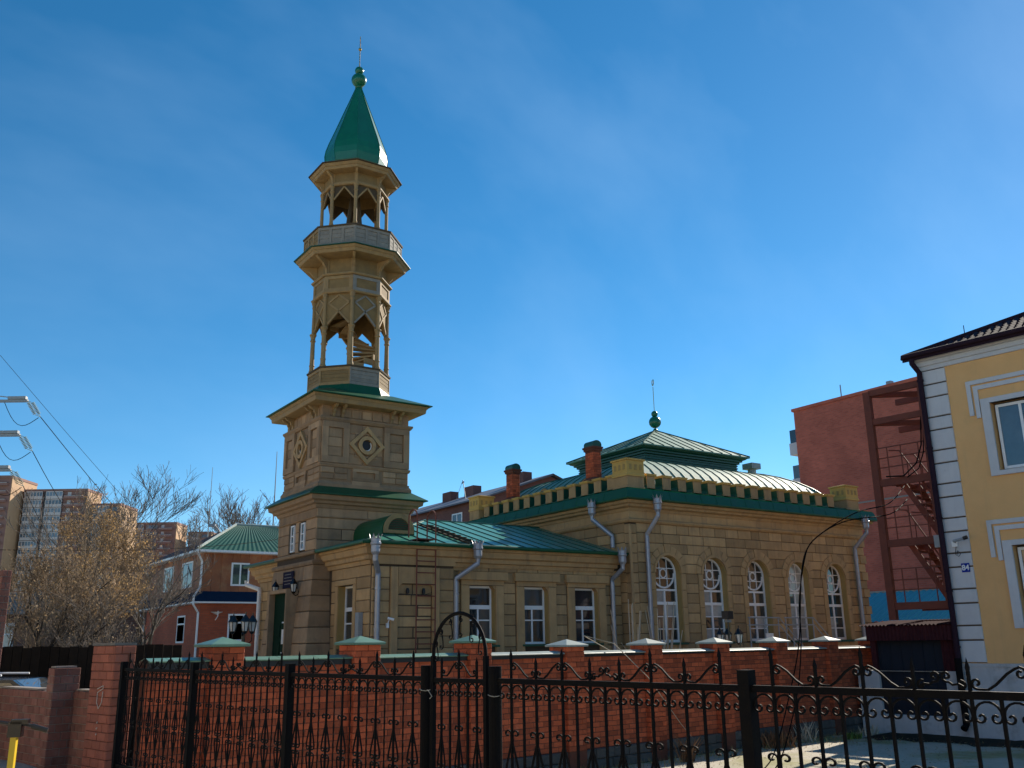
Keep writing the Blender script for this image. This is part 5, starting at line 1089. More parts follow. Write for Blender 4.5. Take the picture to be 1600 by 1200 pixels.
# apartment blocks on the hill
M['apt_brown'] = mat('brown_apartment_brick', (.27, .15, .125), (.23, .125, .105), .85, .4, 0, rnd=.05)  # front brick, lightened in colour for distance haze
M['apt_sunlit'] = mat('sunlit_apartment_brick', (.52, .34, .20), (.46, .29, .17), .85, .4, 0, rnd=.05)  # sunlight put into the colour: lighter, warmer copy for end walls
M['apt_grey'] = mat('pale_loggia', (.56, .53, .52), (.48, .45, .45), .8, .4, 0, rnd=.05)
M['apt_glass'] = mat('loggia_glass', (.16, .20, .25), (.08, .11, .14), .12, .5, 0, rnd=.35)
def apartment(r0, r1, f0, top, cols, label, depth=22, sidem='apt_sunlit', zmin=22):
    Mx = RF @ fr(r0, f0); t = thing('apartment_block', label, 'apartment block', Mx, 'apartment blocks on the skyline')
    L = r1 - r0; b = MB(Mx); b.box(0, L, 0, depth, 0, top); P('wall', b, M['apt_brown'], t)
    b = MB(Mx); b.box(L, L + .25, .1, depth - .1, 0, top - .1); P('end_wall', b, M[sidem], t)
    b = MB(Mx); b.box(-.2, L + .4, -.4, depth, top, top + .9); P('parapet', b, M['apt_brown'], t)
    nf = int((top - zmin) / 3)
    for x0, x1, kind in cols:
        if kind == 'd':
            b = MB(Mx); b.box(x0, x1, -.25, 0, 0, top); P('drainage_shaft', b, M['black'], t); continue
        for k in range(nf):
            z = top - 3 * (k + 1) + .2
            if kind == 'g':
                b = MB(Mx); b.box(x0, x1, -.9, 0, z, z + 1.05); bal = P('loggia', b, M['apt_grey'], t)
                b = MB(Mx); b.box(x0, x1, -.8, -.1, z + 1.05, z + 2.55); P('window', b, M['apt_glass'], bal)
                n = max(2, round((x1 - x0) / 1.1)); b = MB(Mx)
                for i in range(n + 1): x = x0 + (x1 - x0) * i / n; b.box(x - .09, x + .09, -.9, -.8, z + 1.05, z + 2.55)
                b.box(x0, x1, -.9, -.8, z + 2.5, z + 2.8); P('mullion', b, M['apt_grey'], bal)
            elif kind == 'b':
                b = MB(Mx); b.box(x0, x1, -1.2, 0, z, z + 1.0); bal = P('balcony', b, M['apt_brown'], t)
                b = MB(Mx); b.box(x0, x1, -1.25, -1.2, z + .85, z + 1.0); P('handrail', b, M['apt_grey'], bal)
                b = MB(Mx); b.box(x0 + .8, x0 + 2.1, -.06, 0, z + 1.2, z + 2.5); P('window', b, M['apt_grey'], bal)
            else:
                b = MB(Mx); b.box(x0, x1, -.08, 0, z + .9, z + 2.4); w_ = P('window', b, M['apt_glass'], t)
    return t
apartment(-206, -181.5, 332, 62.5, [(.5, 8, 'b'), (9, 16, 'b'), (17, 23.5, 'b')], 'brown brick apartment tower with open balconies at the left edge', 18)
apartment(-180.4, -157.3, 340, 58.6, [(.6, 7.0, 'g'), (7.4, 8.0, 'd'), (8.4, 14.4, 'g'), (15.2, 22.4, 'b')], 'apartment block with glazed white loggias and a dark vertical strip', 12)
apartment(-156.5, -146.4, 344, 53.6, [(.8, 6.5, 'g'), (7.2, 9.6, 'w')], 'apartment block with sunlit orange end wall right of the golden tree', 16)
apartment(-172.9, -152.5, 420, 56.2, [(1, 6, 'g'), (7, 12, 'w'), (13, 19, 'b')], 'distant low brick apartment block seen through the bare tree', 14, zmin=30)
apartment(-148.3, -138.2, 425, 52.3, [(1, 5, 'g'), (6, 9, 'w')], 'smallest distant apartment block left of the tiled roof', 14, zmin=30)
apartment(-177, -174.5, 410, 59.2, [], 'narrow stair tower between two distant apartment blocks', 10)

# ------------------------------------------------------------------ trees
def make_tree(name, label, r, f, h, spread, seed, leaves=0, lsize=.09, leafm='leaf_gold', twigm='twig_dark', levels=5, lean=(0, 0), rad=.13, kids=3, base=.25, start=None, group='trees on the left', lmin=.4, stems=1):
    rg = random.Random(seed); loc = RF @ Vector((r, f, 0)); t = thing(name, label, 'tree', Matrix.Translation(loc), group)
    tr = MB(); tw = MB(); tips = []
    tmin = f * .00022
    def grow(p, d, L, rad_, lv):
        rad_ = max(rad_, tmin)
        n = 4 if lv < 2 else 3; pts = [p]; rs = [rad_]
        for k in range(n):
            d = (d + Vector((rg.uniform(-.22, .22), rg.uniform(-.22, .22), rg.uniform(-.05, .16)))).normalized(); p = p + d * (L / n); pts.append(p); rs.append(max(tmin * .8, rad_ * (1 - .42 * (k + 1) / n)))
        (tr if lv < 3 else tw).tube(pts, rs, 7 if lv < 1 else (5 if lv < 3 else 3))
        if lv >= levels - 1: tips.append((pts[0], pts[-1]))
        if lv >= levels: return
        m = kids + (1 if rg.random() < .4 else 0)
        for k in range(m):
            q = rg.uniform(.35, 1.0) if k else 1.0; i = min(n, max(1, int(round(q * n)))); pp = pts[i]
            a = rg.uniform(0, 2 * math.pi); sp = rg.uniform(.45, .95) * spread
            dd = (d + Vector((math.cos(a) * sp, math.sin(a) * sp, rg.uniform(-.1, .35)))).normalized()
            grow(pp, dd, L * rg.uniform(.58, .78), rs[i] * rg.uniform(.6, .8), lv + 1)
    for s in range(stems):
        a = rg.uniform(0, 6.28); d = Vector((lean[0], lean[1], 1)) + Vector((math.cos(a), math.sin(a), 0)) * (.35 if stems > 1 else 0)
        Ld = d.normalized(); Ld = (RF.to_3x3() @ Ld); grow(Vector((loc.x, loc.y, -.1)), Ld, h * .40, rad * rg.uniform(.75, 1), 0)
    trunk = P('trunk', tr, M['bark'], t); P('crown' if not leaves else 'twigs', tw, M[twigm], trunk if leaves else t)
    if leaves:
        nr = np.random.default_rng(seed); T = np.array([[*a, *c] for a, c in tips]); k = nr.integers(0, len(T), leaves); u = nr.random((leaves, 1)); c = T[k, :3] * (1 - u) + T[k, 3:] * u + nr.normal(0, .09, (leaves, 3))
        c = c[c[:, 2] > lmin]; n_ = len(c); a = nr.normal(size=(n_, 3)); a /= np.linalg.norm(a, axis=1)[:, None]; bb = np.cross(a, nr.normal(size=(n_, 3))); bb /= np.linalg.norm(bb, axis=1)[:, None]
        s_ = lsize * nr.uniform(.55, 1.25, (n_, 1)); V = np.stack([c - a * s_, c + bb * s_ * .45, c + a * s_, c - bb * s_ * .45], 1).reshape(-1, 3)
        lm = MB(); lm.v = [tuple(x) for x in V]; lm.f = [(4 * i, 4 * i + 1, 4 * i + 2, 4 * i + 3) for i in range(n_)]; P('crown', lm, M[leafm], t)
    return t
make_tree('golden_tree', 'golden leaved tree in front of the apartment blocks', -13.6, 31, 6.5, .85, 3, 5000, .046, 'leaf_gold', 'twig_brown', lean=(-.16, 0), rad=.16, kids=3, levels=6, lmin=3.5)
make_tree('golden_tree', 'dry leaved tree at the left edge behind the low brick wall', -13.4, 26.5, 5.6, .9, 5, 2200, .044, 'leaf_dry', 'twig_brown', lean=(-.2, 0), rad=.13, levels=6, lmin=3.0)
make_tree('shrubby_tree', 'many stemmed shrubby tree with dark crooked trunks over the low wall', -13.1, 28, 4.4, 1.15, 8, 1200, .04, 'leaf_dry', rad=.16, stems=4)
make_tree('shrubby_tree', 'low tangled shrub between the golden tree and the pier', -11.6, 27, 3.4, 1.1, 14, 500, .04, 'leaf_dry', 'twig_dark', rad=.11, stems=4)
make_tree('golden_tree', 'slim golden tree behind the main golden crown', -18.6, 40, 7.6, .8, 33, 1800, .05, 'leaf_gold', 'twig_brown', rad=.15, levels=6, lmin=4.2)
make_tree('bare_tree', 'bare tree with dark trunk rising beside the two storey house', -15.9, 41, 7.9, .9, 21, 300, .045, 'leaf_dry', twigm='twig_dark', lean=(-.03, 0), rad=.15, levels=6)
make_tree('bare_tree', 'tall bare tree on the skyline left of the tiled roof', -25.0, 62, 13.4, .75, 22, 0, twigm='twig_dark', rad=.2, levels=6)
make_tree('bare_tree', 'bare tree behind the golden crown with upright twigs', -20.8, 50, 9.6, .9, 23, 500, .045, 'leaf_dry', twigm='twig_dark', rad=.18, levels=6)
make_tree('bare_tree', 'bare twigs showing above the tiled roof ridge', -25.0, 88, 15.8, .7, 24, 0, twigm='twig_dark', rad=.2, levels=6)
make_tree('bare_tree', 'bare twigs showing beside the minaret cornice', -22.2, 90, 15.4, .7, 25, 0, twigm='twig_dark', rad=.2, levels=6)
make_tree('golden_tree', 'yellowing tree half hidden at the far left frame edge', -16.9, 33, 6.3, .95, 27, 1800, .046, 'leaf_dry', 'twig_brown', rad=.14, levels=6, lmin=3.6)
make_tree('bare_tree', 'slender bare tree in front of the slate roof', -23.5, 52, 7.6, 1.0, 29, 900, .045, 'leaf_dry', twigm='twig_dark', rad=.14, levels=6)

# dark board fence behind the low wall
bf = thing('board_fence', 'dark board fence behind the low brick wall', 'fence', RF @ fr(-11, 20.5))
x = -15.5; rg = random.Random(4)
while x < -7.2:
    b = MB(RF); b.box(x, x + .19, 20.5, 20.53, 0, 2.55 + rg.uniform(-.02, .03)); P('board', b, M['black_board'], bf); x += .2
# parked car behind the low wall
cf = RF @ fr(-9.6, 18.2, R(8), .48); cr_ = thing('parked_car', 'dark blue car roof showing above the low brick wall', 'car', cf)
b = MB(cf)
prof = [(-2.1, .45), (2.1, .45), (2.15, .75), (2.0, .95), (1.1, 1.05), (.45, 1.5), (-1.4, 1.55), (-1.95, 1.1), (-2.15, 1.0)]
b.prism(prof, -.85, .85); P('body', b, M['car_blue'], cr_)
b = MB(cf); b.prism([(.95, 1.08), (.42, 1.45), (-1.35, 1.48), (-1.75, 1.1)], -.87, .87); P('side_window', b, M['glass'], cr_)
b = MB(cf); b.prism([(1.1, 1.06), (.47, 1.49), (.43, 1.46), (1.02, 1.06)], -.72, .72); P('windscreen', b, M['glass'], cr_)
for s in (-.7, .7): b = MB(cf); b.tube([(-1.2, s, 1.6), (.2, s, 1.58)], .02, 5); P('roof_rail', b, M['white'], cr_)
for x in (-1.3, 1.35):
    for y in (-.86, .66):
        b = MB(cf @ Matrix.Translation((x, y, .32)) @ Matrix.Rotation(R(-90), 4, 'X')); b.lathe((0, 0), [(.2, 0), (.32, 0), (.34, .04), (.34, .16), (.32, .2), (.2, .2)], 18); wh = P('wheel', b, M['black'], cr_)
        b = MB(cf @ Matrix.Translation((x, y, .32)) @ Matrix.Rotation(R(-90), 4, 'X')); b.lathe((0, 0), [(.05, -.01), (.2, .01), (.2, .19), (.05, .21)], 14); P('rim', b, M['steel'], wh)

# ------------------------------------------------------------------ small things of the mosque yard
# wall ladder with hoops
ld = thing('roof_ladder', 'oxide red steel ladder with hooped rails fixed to the annex wall', 'ladder', fr(11.95, AY0 - .25))
for x in (11.68, 12.24): b = MB(); b.tube([(x, AY0 - .26, .05), (x, AY0 - .26, 5.15)], .02, 6); P('rail', b, M['ladder'], ld)
for z in np.arange(.4, 5.1, .30): b = MB(); b.tube([(11.68, AY0 - .26, z), (12.24, AY0 - .26, z)], .014, 6); P('rung', b, M['ladder'], ld)
for x in (11.68, 12.24):
    b = MB(); b.tube([(x, AY0 - .26, 5.15)] + [(x, AY0 - .26 + .24 - .24 * math.cos(R(a)), 5.75 + .22 * math.sin(R(a))) for a in range(0, 181, 20)] + [(x, AY0 + .22, 5.25)], .022, 6); P('hoop', b, M['ladder'], ld)
b = MB(); b.box(11.7, 12.22, AY0 - .3, AY0 + .22, 5.16, 5.19); P('step_plate', b, M['ladder'], ld)
# insulator hooks in niche: two small black brackets
for x in (11.45, 11.92):
    b = MB(); b.tube([(x, AY0 - .12, 3.74), (x, AY0 - .2, 3.74), (x, AY0 - .2, 3.82)], .02, 6); b.lathe((x, AY0 - .2), [(.045, 3.76), (.05, 3.84), (.03, 3.9)], 8); P('insulator', b, M['black'], ann)
b = MB(); b.tube([(11.25, AY0 - .14, 3.76), (11.45, AY0 - .2, 3.74), (11.92, AY0 - .2, 3.73), (12.2, AY0 - .15, 3.80)], .008, 4); P('wire', b, M['black'], ann)
# lanterns by the door
def lantern_mesh(b, c, z, s=1.0):
    b.poly(c, [(.05 * s, z - .16 * s), (.085 * s, z + .02 * s)], 6, 0, True, False)
def lantern(parent, c, z, s=1.0):
    g = MB(); g.poly(c, [(.05 * s, z - .15 * s), (.082 * s, z + .03 * s)], 6, 0, True, True); P('lantern_glass', g, M['lamp_glass'], parent)
    f_ = MB(); f_.poly(c, [(.03 * s, z - .2 * s), (.058 * s, z - .15 * s), (.058 * s, z - .145 * s)], 6, 0, True, True); f_.poly(c, [(.105 * s, z + .03 * s), (.10 * s, z + .05 * s), (.03 * s, z + .15 * s), (.012 * s, z + .17 * s), (.012 * s, z + .22 * s)], 6, 0, True, True)
    for k in range(6):
        a = R(60 * k); f_.tube([(c[0] + .055 * s * math.cos(a), c[1] + .055 * s * math.sin(a), z - .15 * s), (c[0] + .086 * s * math.cos(a), c[1] + .086 * s * math.sin(a), z + .035 * s)], .008 * s, 4)
    P('lantern_frame', f_, M['black_gloss'], parent)
for yy, lab in ((27.12, 'black wall lantern left of the minaret door'), (25.66, 'black wall lantern right of the minaret door')):
    xx = TC[0] - (2.0 - .44 * 4.2 / 4.7); t = thing('wall_lantern', lab, 'lantern', Matrix.Translation((xx, yy, 4.05)), 'lanterns by the door')
    lantern(t, (xx - .17, yy), 4.14, 1.15); b = MB(); b.tube([(xx, yy, 3.92), (xx - .1, yy, 3.86), (xx - .17, yy, 3.9), (xx - .17, yy, 3.95)], .014, 6); b.box(xx - .03, xx + .03, yy - .04, yy + .04, 3.84, 4.0); P('bracket', b, M['black_gloss'], t)
def yard_lamp(loc, zl, label, flood=False, s=1.25, arms=3, a0=0):
    t = thing('yard_lamp', label, 'lamp post', Matrix.Translation((loc[0], loc[1], 0)), 'lamp posts in the yard')
    b = MB(); b.lathe(loc, [(.09, 0), (.09, .25), (.05, .35), (.035, zl - .3), (.05, zl - .25), (.03, zl - .2), (.025, zl + (.42 if flood else -.05))], 10); P('pole', b, M['black_gloss'], t)
    for k in range(arms):
        a = R(a0 + 360 * k / arms); c = (loc[0] + .27 * math.cos(a), loc[1] + .27 * math.sin(a)); lantern(t, c, zl, s)
        b = MB(); b.tube([(loc[0], loc[1], zl - .42), (loc[0] + .12 * math.cos(a), loc[1] + .12 * math.sin(a), zl - .5), (c[0], c[1], zl - .42), (c[0], c[1], zl - .24)], .014, 6); P('arm', b, M['black_gloss'], t)
    if flood:
        b = MB(fr(loc[0], loc[1], R(10))); b.box(-.13, .13, -.09, .09, zl + .42, zl + .62); P('floodlight', b, M['black'], t); b = MB(); b.box(loc[0] - .07, loc[0] + .07, loc[1] - .06, loc[1] + .06, zl + .34, zl + .41); P('floodlight_bracket', b, M['steel'], t)
yard_lamp((7.75, 23.6), 3.05, 'black lamp post with lanterns standing before the annex left of the minaret', s=1.25, a0=20)
yard_lamp((18.3, 17.35), 2.58, 'lamp post with lanterns and a square floodlight before the arched windows', True, 1.15, a0=50)
# plaques
def plaque(name, label, yy, z0, z1, wd, m, lines=0):
    zc = (z0 + z1) / 2; xx = TC[0] - (2.0 - .44 * zc / 4.7) - .02; Mx = fr(xx, yy, R(-90)); t = thing(name, label, 'plaque', Mx @ Matrix.Translation((0, 0, zc)))
    b = MB(Mx); b.box(-wd / 2, wd / 2, -.035, .0, z0, z1); P('board', b, M[m], t)
    for k in range(lines):
        b = MB(Mx); z = z1 - .08 - k * (z1 - z0 - .1) / max(1, lines); l = wd * (.32 + .1 * ((k * 7) % 3) / 2); b.box(-l, l, -.038, -.0352, z - .008, z + .008); P('lettering_line', b, M['mortar_pale'], t)
plaque('mosque_plaque', 'dark violet name board above the minaret door', 26.5, 4.12, 4.58, .78, 'sign_purple', 4)
plaque('stone_plaque', 'small tan stone plaque on the wall left of the minaret door', 27.42, 3.02, 3.32, .36, 'stone_plaque', 3)
# cctv on annex corner
cmx = Af @ Matrix.Translation((.42, -.15, 3.1)); cc = thing('security_camera', 'small white camera beside the corner downpipe of the annex', 'security camera', cmx, 'security cameras')
b = MB(cmx); b.box(-.03, .04, -.05, 0, -.2, -.08); P('junction_box', b, M['white'], cc); b = MB(cmx); b.tube([(0, -.05, -.1), (.02, -.1, 0)], .015, 6); b.tube([(-.02, -.08, .04), (.13, -.14, .0)], .035, 8); P('camera_body', b, M['white'], cc)
# ramp handrails in front of the hall
for x0, lab in ((22.9, 'left of the two grey ramp handrails below the arched windows'), (24.55, 'right of the two grey ramp handrails below the arched windows')):
    t = thing('handrail', lab, 'handrail', fr(x0, 20.3), 'ramp handrails')
    for dz in (0, -.22): b = MB(); b.tube([(x0 - .6, 20.3, 3.13 + dz), (x0 + .8, 20.3, 3.13 + dz), (x0 + 2.0, 20.3, 2.1 + dz)], .022, 6); P('rail', b, M['grey_paint'], t)
    for dx, zt in ((-.55, 3.1), (.1, 3.1), (.75, 3.1), (1.4, 2.55)): b = MB(); b.tube([(x0 + dx, 20.3, 0), (x0 + dx, 20.3, zt)], .02, 6); P('post', b, M['grey_paint'], t)
b = MB(); b.box(22.0, 27.0, 20.35, 21.5, 0, 1.9); solo('ramp', b, M['concrete'], 'low concrete ramp under the arched windows behind the wall', 'ramp', (24.5, 20.9, 0))
b = MB(fr(22.75, 19.9)); b.box(-.16, .16, -.01, .01, 2.38, 2.66); b.box(-.02, .02, .0, .02, 0, 2.38); solo('small_notice', b, M['paper'], 'little white notice board behind the wall coping near the floodlight', 'sign', (22.75, 19.9, 0))
# bare saplings between wall and hall
def sapling(name, label, x, y, n, h, seed, spread=.5):
    rg = random.Random(seed); t = thing(name, label, 'shrub', Matrix.Translation((x, y, 0)), 'bare saplings behind the wall')
    for k in range(n):
        a = rg.uniform(0, 6.28); s = rg.uniform(.1, 1) * spread; hh = h * rg.uniform(.72, 1.0); b = MB(); pts = [(x + .1 * math.cos(a), y + .1 * math.sin(a), 0)]
        for q in (.3, .6, 1.0): pts.append((x + math.cos(a) * (.1 + s * q ** 1.5) + rg.uniform(-.04, .04), y + math.sin(a) * (.1 + s * q ** 1.5) * .6, hh * q))
        b.tube(pts, [.028, .024, .018, .009], 4)
        for m_ in range(2):
            i = rg.randint(1, 2); p = Vector(pts[i]); q = p + Vector((rg.uniform(-.25, .25), rg.uniform(-.1, .1), rg.uniform(.3, .6))); b.tube([p, q], [.012, .006], 3)
        P('stem', b, M['twig'], t)
sapling('sapling', 'clump of pale bare stems left of the hall downpipe', 16.3, 18.9, 9, 3.7, 1, .55)
sapling('sapling', 'clump of pale bare stems in front of the first arched window', 17.6, 19.1, 11, 3.75, 2, .6)
b = MB(); pts = [wf(14.9, 14.5).translation + Vector((0, 0, 2.62)), wf(15.3, 14.0).translation + Vector((0, 0, 2.45)), wf(16.0, 13.7).translation + Vector((0, 0, 1.75)), wf(16.9, 13.6).translation + Vector((0, 0, .75)), wf(17.2, 13.55).translation + Vector((0, 0, .45))]
b.tube([(15.0, 16.8, 0.0), (14.9, 16.7, 1.8)] + pts, [.012, .012, .011, .010, .009, .007, .004], 5); solo('dry_stalk', b, M['twig'], 'single long pale stalk arching down over the brick wall', 'stalk', (15.0, 16.8, 0))

# ------------------------------------------------------------------ weeds, litter
def tuft(name, label, u, v, n, h, m, seed, w_=.35):
    rg = random.Random(seed); c = wf(u, v).translation; b = MB()
    for k in range(n):
        a = rg.uniform(0, 6.28); d = rg.uniform(0, w_); p = Vector((c.x + d * math.cos(a), c.y + d * math.sin(a) * .6, ground_z(c.x, c.y))); q = p + Vector((rg.uniform(-.25, .25) * h * 2, rg.uniform(-.2, .2) * h * 2, h * rg.uniform(.5, 1))); mid = (p + q) / 2 + Vector((0, 0, .1 * h)); sd = Vector((rg.uniform(-1, 1), rg.uniform(-1, 1), 0)).normalized() * rg.uniform(.008, .02)
        b.add([p - sd, p + sd, mid + sd * .8, mid - sd * .8, q], [(0, 1, 2, 3), (3, 2, 4)])
    o = solo(name, b, M[m], label, 'weeds', (c.x, c.y, 0), 'weeds along the wall foot')
tuft('dry_weeds', 'russet dry weeds heaped at the wall foot behind the near fence post', 20.4, 13.55, 260, .42, 'weed_dry', 1, .6)
tuft('dry_weeds', 'thin dry stalks by the wall foot between the weeds and green clump', 21.9, 13.7, 60, .55, 'twig', 2, .4)
tuft('green_clump', 'bright green clump of weeds near the whitewashed lean-to', 23.3, 13.2, 160, .18, 'weed_green', 3, .28)
tuft('dry_weeds', 'pale leafy stalk standing at the wall foot in mid yard', 16.8, 13.4, 50, .6, 'weed_dry', 4, .2)
tuft('green_clump', 'small green sprig at the wall foot left of the pale stalk', 12.6, 13.5, 60, .3, 'weed_green', 5, .25)
tuft('dry_weeds', 'sparse dry grass beside the lean-to plinth', 24.4, 13.3, 70, .3, 'twig', 6, .35)
nr = np.random.default_rng(9); b = MB()
for k in range(2600):
    u = nr.uniform(9, 24.8); v = 13.9 - abs(nr.normal(0, .45)) if k < 1700 else nr.uniform(9.5, 13.6)
    if k >= 1700 and mnoise.noise(Vector((u * .7, v * .7, 3))) < .12: continue
    c = wf(u, v).translation; z = ground_z(c.x, c.y); h = nr.uniform(.03, .11) * (1.6 if v > 13.3 else 1); a = nr.uniform(0, 6.28); sx_, sy_ = .006 * math.cos(a), .006 * math.sin(a); dx, dy = nr.normal(0, .5 * h), nr.normal(0, .5 * h)
    b.add([(c.x - sx_, c.y - sy_, z), (c.x + sx_, c.y + sy_, z), (c.x + dx, c.y + dy, z + h)], [(0, 1, 2)])
solo('grass', b, M['grass_dry'], 'thin dry grass along the wall foot and over the yard', 'grass', (0, 0, 0), kind='stuff')
nr = np.random.default_rng(5); b = MB()
for k in range(2600):
    if k < 1500: u, v = 24.9 - abs(nr.normal(0, .7)), nr.uniform(8.0, 13.2)
    else: u, v = nr.uniform(10, 24.5), nr.uniform(9, 13.8)
    c = wf(u, v).translation; s = nr.uniform(.015, .04); a = nr.uniform(0, 6.28); z = ground_z(c.x, c.y) + .006 + nr.uniform(0, .02)
    b.add([(c.x + s * math.cos(a), c.y + s * math.sin(a), z), (c.x - s * .5 * math.sin(a), c.y + s * .5 * math.cos(a), z + nr.uniform(0, .015)), (c.x - s * math.cos(a), c.y - s * math.sin(a), z + nr.uniform(0, .01)), (c.x + s * .5 * math.sin(a), c.y - s * .5 * math.cos(a), z)], [(0, 1, 2, 3)])
solo('leaf_litter', b, M['leaf_dry'], 'fallen brown leaves strewn on the yard ground', 'leaf litter', (0, 0, 0), kind='stuff')

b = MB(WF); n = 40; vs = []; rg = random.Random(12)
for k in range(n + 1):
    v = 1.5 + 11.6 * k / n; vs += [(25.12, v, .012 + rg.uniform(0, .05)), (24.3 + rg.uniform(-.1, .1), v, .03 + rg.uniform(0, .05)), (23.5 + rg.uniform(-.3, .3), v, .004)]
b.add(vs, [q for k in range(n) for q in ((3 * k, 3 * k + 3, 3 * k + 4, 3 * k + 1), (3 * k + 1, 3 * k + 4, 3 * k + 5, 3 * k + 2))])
M['soil'] = mat('shade_dark_soil', (.045, .036, .026), (.03, .024, .018), .98, 5, .6, 20, rnd=0, spec=.1)
solo('shaded_soil_bed', b, M['soil'], 'soil strip along the foot of the yellow house, darkened as shade', 'soil', kind='structure')  # soil sheet coloured extra dark to stand for shade by the house
# ------------------------------------------------------------------ scooter
sx, sy = 1.1, 8.92; gz = ground_z(sx, sy); sf = fr(sx, sy, YAW - R(90) + R(12), gz)
sc = thing('kick_scooter', 'yellow and black rental kick scooter by the low brick wall', 'scooter', sf)
b = MB(sf); b.bar((0, 0, .34), (0, .0, 1.12), .045, .06); P('stem', b, M['scooter_yellow'], sc)
b = MB(sf); b.bar((0, .035, .6), (0, .035, 1.0), .03, .02); b.box(-.03, .03, -.035, .04, .12, .36); P('stem_base', b, M['black'], sc)
b = MB(sf); b.box(-.045, .055, -.05, .05, 1.10, 1.22); b.box(-.03, .10, -.05, .03, 1.20, 1.235); P('display_housing', b, M['black_gloss'], sc)
b = MB(sf); b.tube([(-.27, .02, 1.24), (-.06, .0, 1.205), (.06, .0, 1.20), (.24, .02, 1.14)], .014, 6); P('handlebar', b, M['black'], sc)
for p, q in (((-.27, .02, 1.24), (-.14, .01, 1.22)), ((.24, .02, 1.14), (.12, .01, 1.18))): b = MB(sf); b.tube([p, q], .02, 8); P('grip', b, M['black'], sc)
b = MB(sf); b.box(-.08, .08, -.95, -.05, .10, .16); P('deck', b, M['black'], sc)
for y in (.06, -1.02):
    b = MB(sf @ Matrix.Translation((-.03, y, .12)) @ Matrix.Rotation(R(90), 4, 'Y')); b.lathe((0, 0), [(.04, 0), (.11, 0), (.12, .01), (.12, .05), (.11, .06), (.04, .06)], 18); P('wheel', b, M['black'], sc)

# ------------------------------------------------------------------ overhead lines
pf = RF @ fr(-32, 50); pp = thing('utility_pole', 'steel power pole with cross arms just beyond the left edge', 'utility pole', pf)
b = MB(pf)
for x, y in ((-.4, -.4), (.4, -.4), (.4, .4), (-.4, .4)): b.bar((x, y, 0), (x * .5, y * .5, 18), .08, .08)
for k in range(18):
    q = 1 - .5 * k / 18; r_ = .4 * q; b.bar((-r_, -r_, k), (r_, -r_, k + 1), .04, .04); b.bar((r_, r_, k), (-r_, r_, k + 1), .04, .04); b.bar((-r_, r_, k), (-r_, -r_, k + 1), .04, .04); b.bar((r_, -r_, k), (r_, r_, k + 1), .04, .04)
P('mast', b, M['steel'], pp)
for za, xe in ((15.9, 5.0), (13.95, 4.8), (12.0, 4.55)):
    b = MB(pf); b.bar((0, 0, za), (xe, 0, za - .03), .16, .14); b.bar((0, 0, za + .7), (xe - .2, 0, za + .08), .05, .05); b.box(xe - 1.1, xe - .1, -.12, .12, za + .06, za + .22); arm = P('cross_arm', b, M['steel'], pp)
    for o in (-.08, .16):
        b = MB(pf); p = Vector((xe + .12 + o, 0, za - .15)); q = p + Vector((.32, .25, -.62)); n = 9
        for k in range(n): t = p.lerp(q, k / n); t2 = p.lerp(q, (k + .6) / n); b.tube([t, t2], [.12, .05], 8)
        b.tube([(xe, 0, za - .03), p], .02, 4); b.tube([q, (xe + .6, .35, za - .86)], .02, 4); P('insulator_string', b, M['insul'], arm)
    b = MB(pf); pts = [(xe - 1.3 + (1.9) * t, .2 * t, za - .1 - (.85 * t + 1.0 * math.sin(math.pi * t) * (1 - .25 * t))) for t in np.linspace(0, 1, 10)]; b.tube(pts, .02, 4); P('jumper', b, M['cable'], arm)
def wire(label, a, c, sag, r_=.022):
    a = RF @ Vector(a); c = RF @ Vector(c); b = MB(); n = 24; b.tube([a.lerp(c, t) - Vector((0, 0, sag * 4 * t * (1 - t))) for t in np.linspace(0, 1, n + 1)], [r_ + (c - a).length * .00018 * t for t in np.linspace(0, 1, n + 1)], 4); solo('power_line', b, M['cable'], label, 'power line', tuple(a), 'power lines')
wire('highest thick power line running down to the tiled roof', (-26.4, 50.35, 15.05), (-160, 420, 51), 3.0)
wire('middle power line dropping to the glazed apartment block', (-26.6, 50.35, 13.1), (-160, 345, 52), 3.0)
wire('lowest power line crossing the left apartment tower', (-26.85, 50.35, 11.14), (-165, 341, 40), 2.0)
wire('thin upper wire sloping across the sky at far left', (-34.7, 60, 21.78), (-161.5, 425, 53.0), 1.0, .014)
wire('thin wire passing in front of the golden crown', (-16.0, 24, 5.1), (-12.5, 60.5, 9.6), .5, .012)
# loose black cables from the fire escape sagging down past the hall windows
def cable(label, pts, r_=.013):
    b = MB(); P_ = [RF @ Vector(p) for p in pts]; out = []
    for i in range(len(P_) - 1):
        p0, p1, p2, p3 = P_[max(i - 1, 0)], P_[i], P_[i + 1], P_[min(i + 2, len(P_) - 1)]
        for t in np.linspace(0, 1, 6)[:-1]: out.append(.5 * ((2 * p1) + (p2 - p0) * t + (2 * p0 - 5 * p1 + 4 * p2 - p3) * t * t + (3 * p1 - p0 - 3 * p2 + p3) * t ** 3))
    out.append(P_[-1]); b.tube(out, r_, 5); solo('loose_cable', b, M['cable'], label, 'cable', tuple(P_[-1]), 'loose cables')
cable('outer loose black cable sagging from the fire escape to the yard', [(10.6, 25.0, 6.45), (8.9, 22, 5.55), (7.39, 20, 5.1), (6.67, 20, 4.72), (6.25, 20, 4.36), (6.05, 20, 3.77), (5.88, 20, 2.46), (5.6, 20, 1.46), (5.05, 19.6, .3), (4.5, 18.9, .02)])
cable('inner loose black cable hanging straighter beside its twin', [(10.7, 25.2, 6.1), (8.9, 22, 5.3), (7.09, 20, 4.9), (6.37, 20, 4.5), (6.13, 20, 4.03), (5.95, 20, 3.2), (5.92, 20, 2.46), (5.75, 20, 1.46), (5.3, 19.7, .4), (4.9, 19.2, .02)])
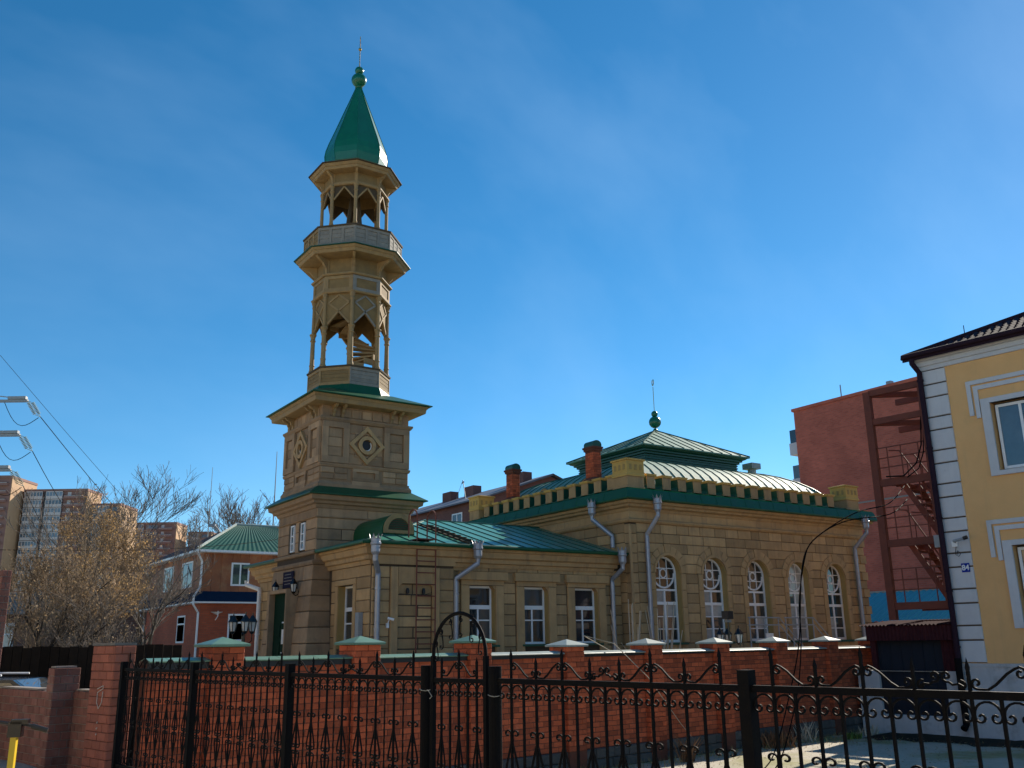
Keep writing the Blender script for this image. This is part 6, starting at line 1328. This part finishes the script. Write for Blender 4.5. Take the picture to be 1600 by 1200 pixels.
# thin masts and a street lamp on the skyline
for nm, lab, r_, f_, zt in (('antenna_mast', 'thin mast on the skyline above the tiled roof', -39.4, 120, 25.2), ('antenna_mast', 'thin mast on the skyline beside the minaret', -23.3, 90, 21.0)):
    b = MB(RF @ fr(r_, f_)); b.lathe((0, 0), [(.12, 0), (.07, zt * .7), (.03, zt)], 6); c = RF @ Vector((r_, f_, 0)); solo(nm, b, M['steel'], lab, 'mast', tuple(c), 'thin masts')
sf2 = RF @ fr(-22.0, 70); sl2 = thing('street_lamp', 'distant street lamp head above the tiled roof', 'street lamp', sf2)
b = MB(sf2); b.tube([(0, 0, 0), (0, 0, 10.4), (-.15, 0, 10.9), (-.5, 0, 11.3)], .07, 6); P('pole', b, M['steel'], sl2); b = MB(sf2); b.box(-.95, -.45, -.15, .15, 11.2, 11.4); P('lamp_head', b, M['grey_paint'], sl2)

# ------------------------------------------------------------------ houses across the street, unseen, added for warm bounce light and pane reflections
M['cream'] = mat('cream_render', (.62, .52, .36), (.56, .46, .31), .9, 1.5, .2, 40, rnd=0, stain=(.45, .37, .26), stain_s=.8, stain_t=(.58, .85))
M['pale_ochre'] = mat('pale_ochre_render', (.66, .50, .28), (.58, .43, .24), .9, 1.5, .2, 40, rnd=0, stain=(.46, .36, .22), stain_s=.8, stain_t=(.58, .85))
for v0, v1, top, wm, lab in ((-24, 6, 7.6, 'cream', 'unseen cream rendered house added behind the viewer for bounce light'), (9, 40, 9.8, 'pale_ochre', 'pale ochre house added for bounce light, reflected in the annex windows')):
    Mx = WF @ fr(-14, v0, R(90)); L = v1 - v0; t = thing('added_opposite_house', lab, 'house', Mx, 'houses added across the street'); nw = int(L / 3)
    for fl in range(2):
        z0 = .5 + fl * (top - .5) / 2; z1 = .5 + (fl + 1) * (top - .5) / 2; o_ = [(1 + 3 * k, 2.2 + 3 * k, z0 + 1.1, z0 + 2.8, False) for k in range(nw)]
        b = MB(Mx); b.wall(0, L, z0, z1, .4, o_); P('wall', b, M[wm], t)
        for xa, xb, za, zb, _ in o_: rect_window(t, Mx, xa, xb, za, zb, .15, [((xa + xb) / 2, .07, za, zb)], [(zb - .5, .07)], fw_=.08)
    b = MB(Mx); b.box(-.05, L + .05, -.05, 9, 0, .5); b.box(0, .4, .4, 9, .5, top); b.box(L - .4, L, .4, 9, .5, top); b.box(.4, L - .4, 8.6, 9, .5, top); P('plinth', b, M['plinth_white'], t)
    b = MB(Mx); b.add([(-.4, -.5, top), (L + .4, -.5, top), (L - 3, 4.5, top + 2.6), (3, 4.5, top + 2.6), (-.4, 9.5, top), (L + .4, 9.5, top)], [(0, 1, 2, 3), (0, 3, 4), (4, 3, 2, 5), (1, 5, 2), (0, 4, 5, 1)]); P('roof', b, M['slate_blue'], t)
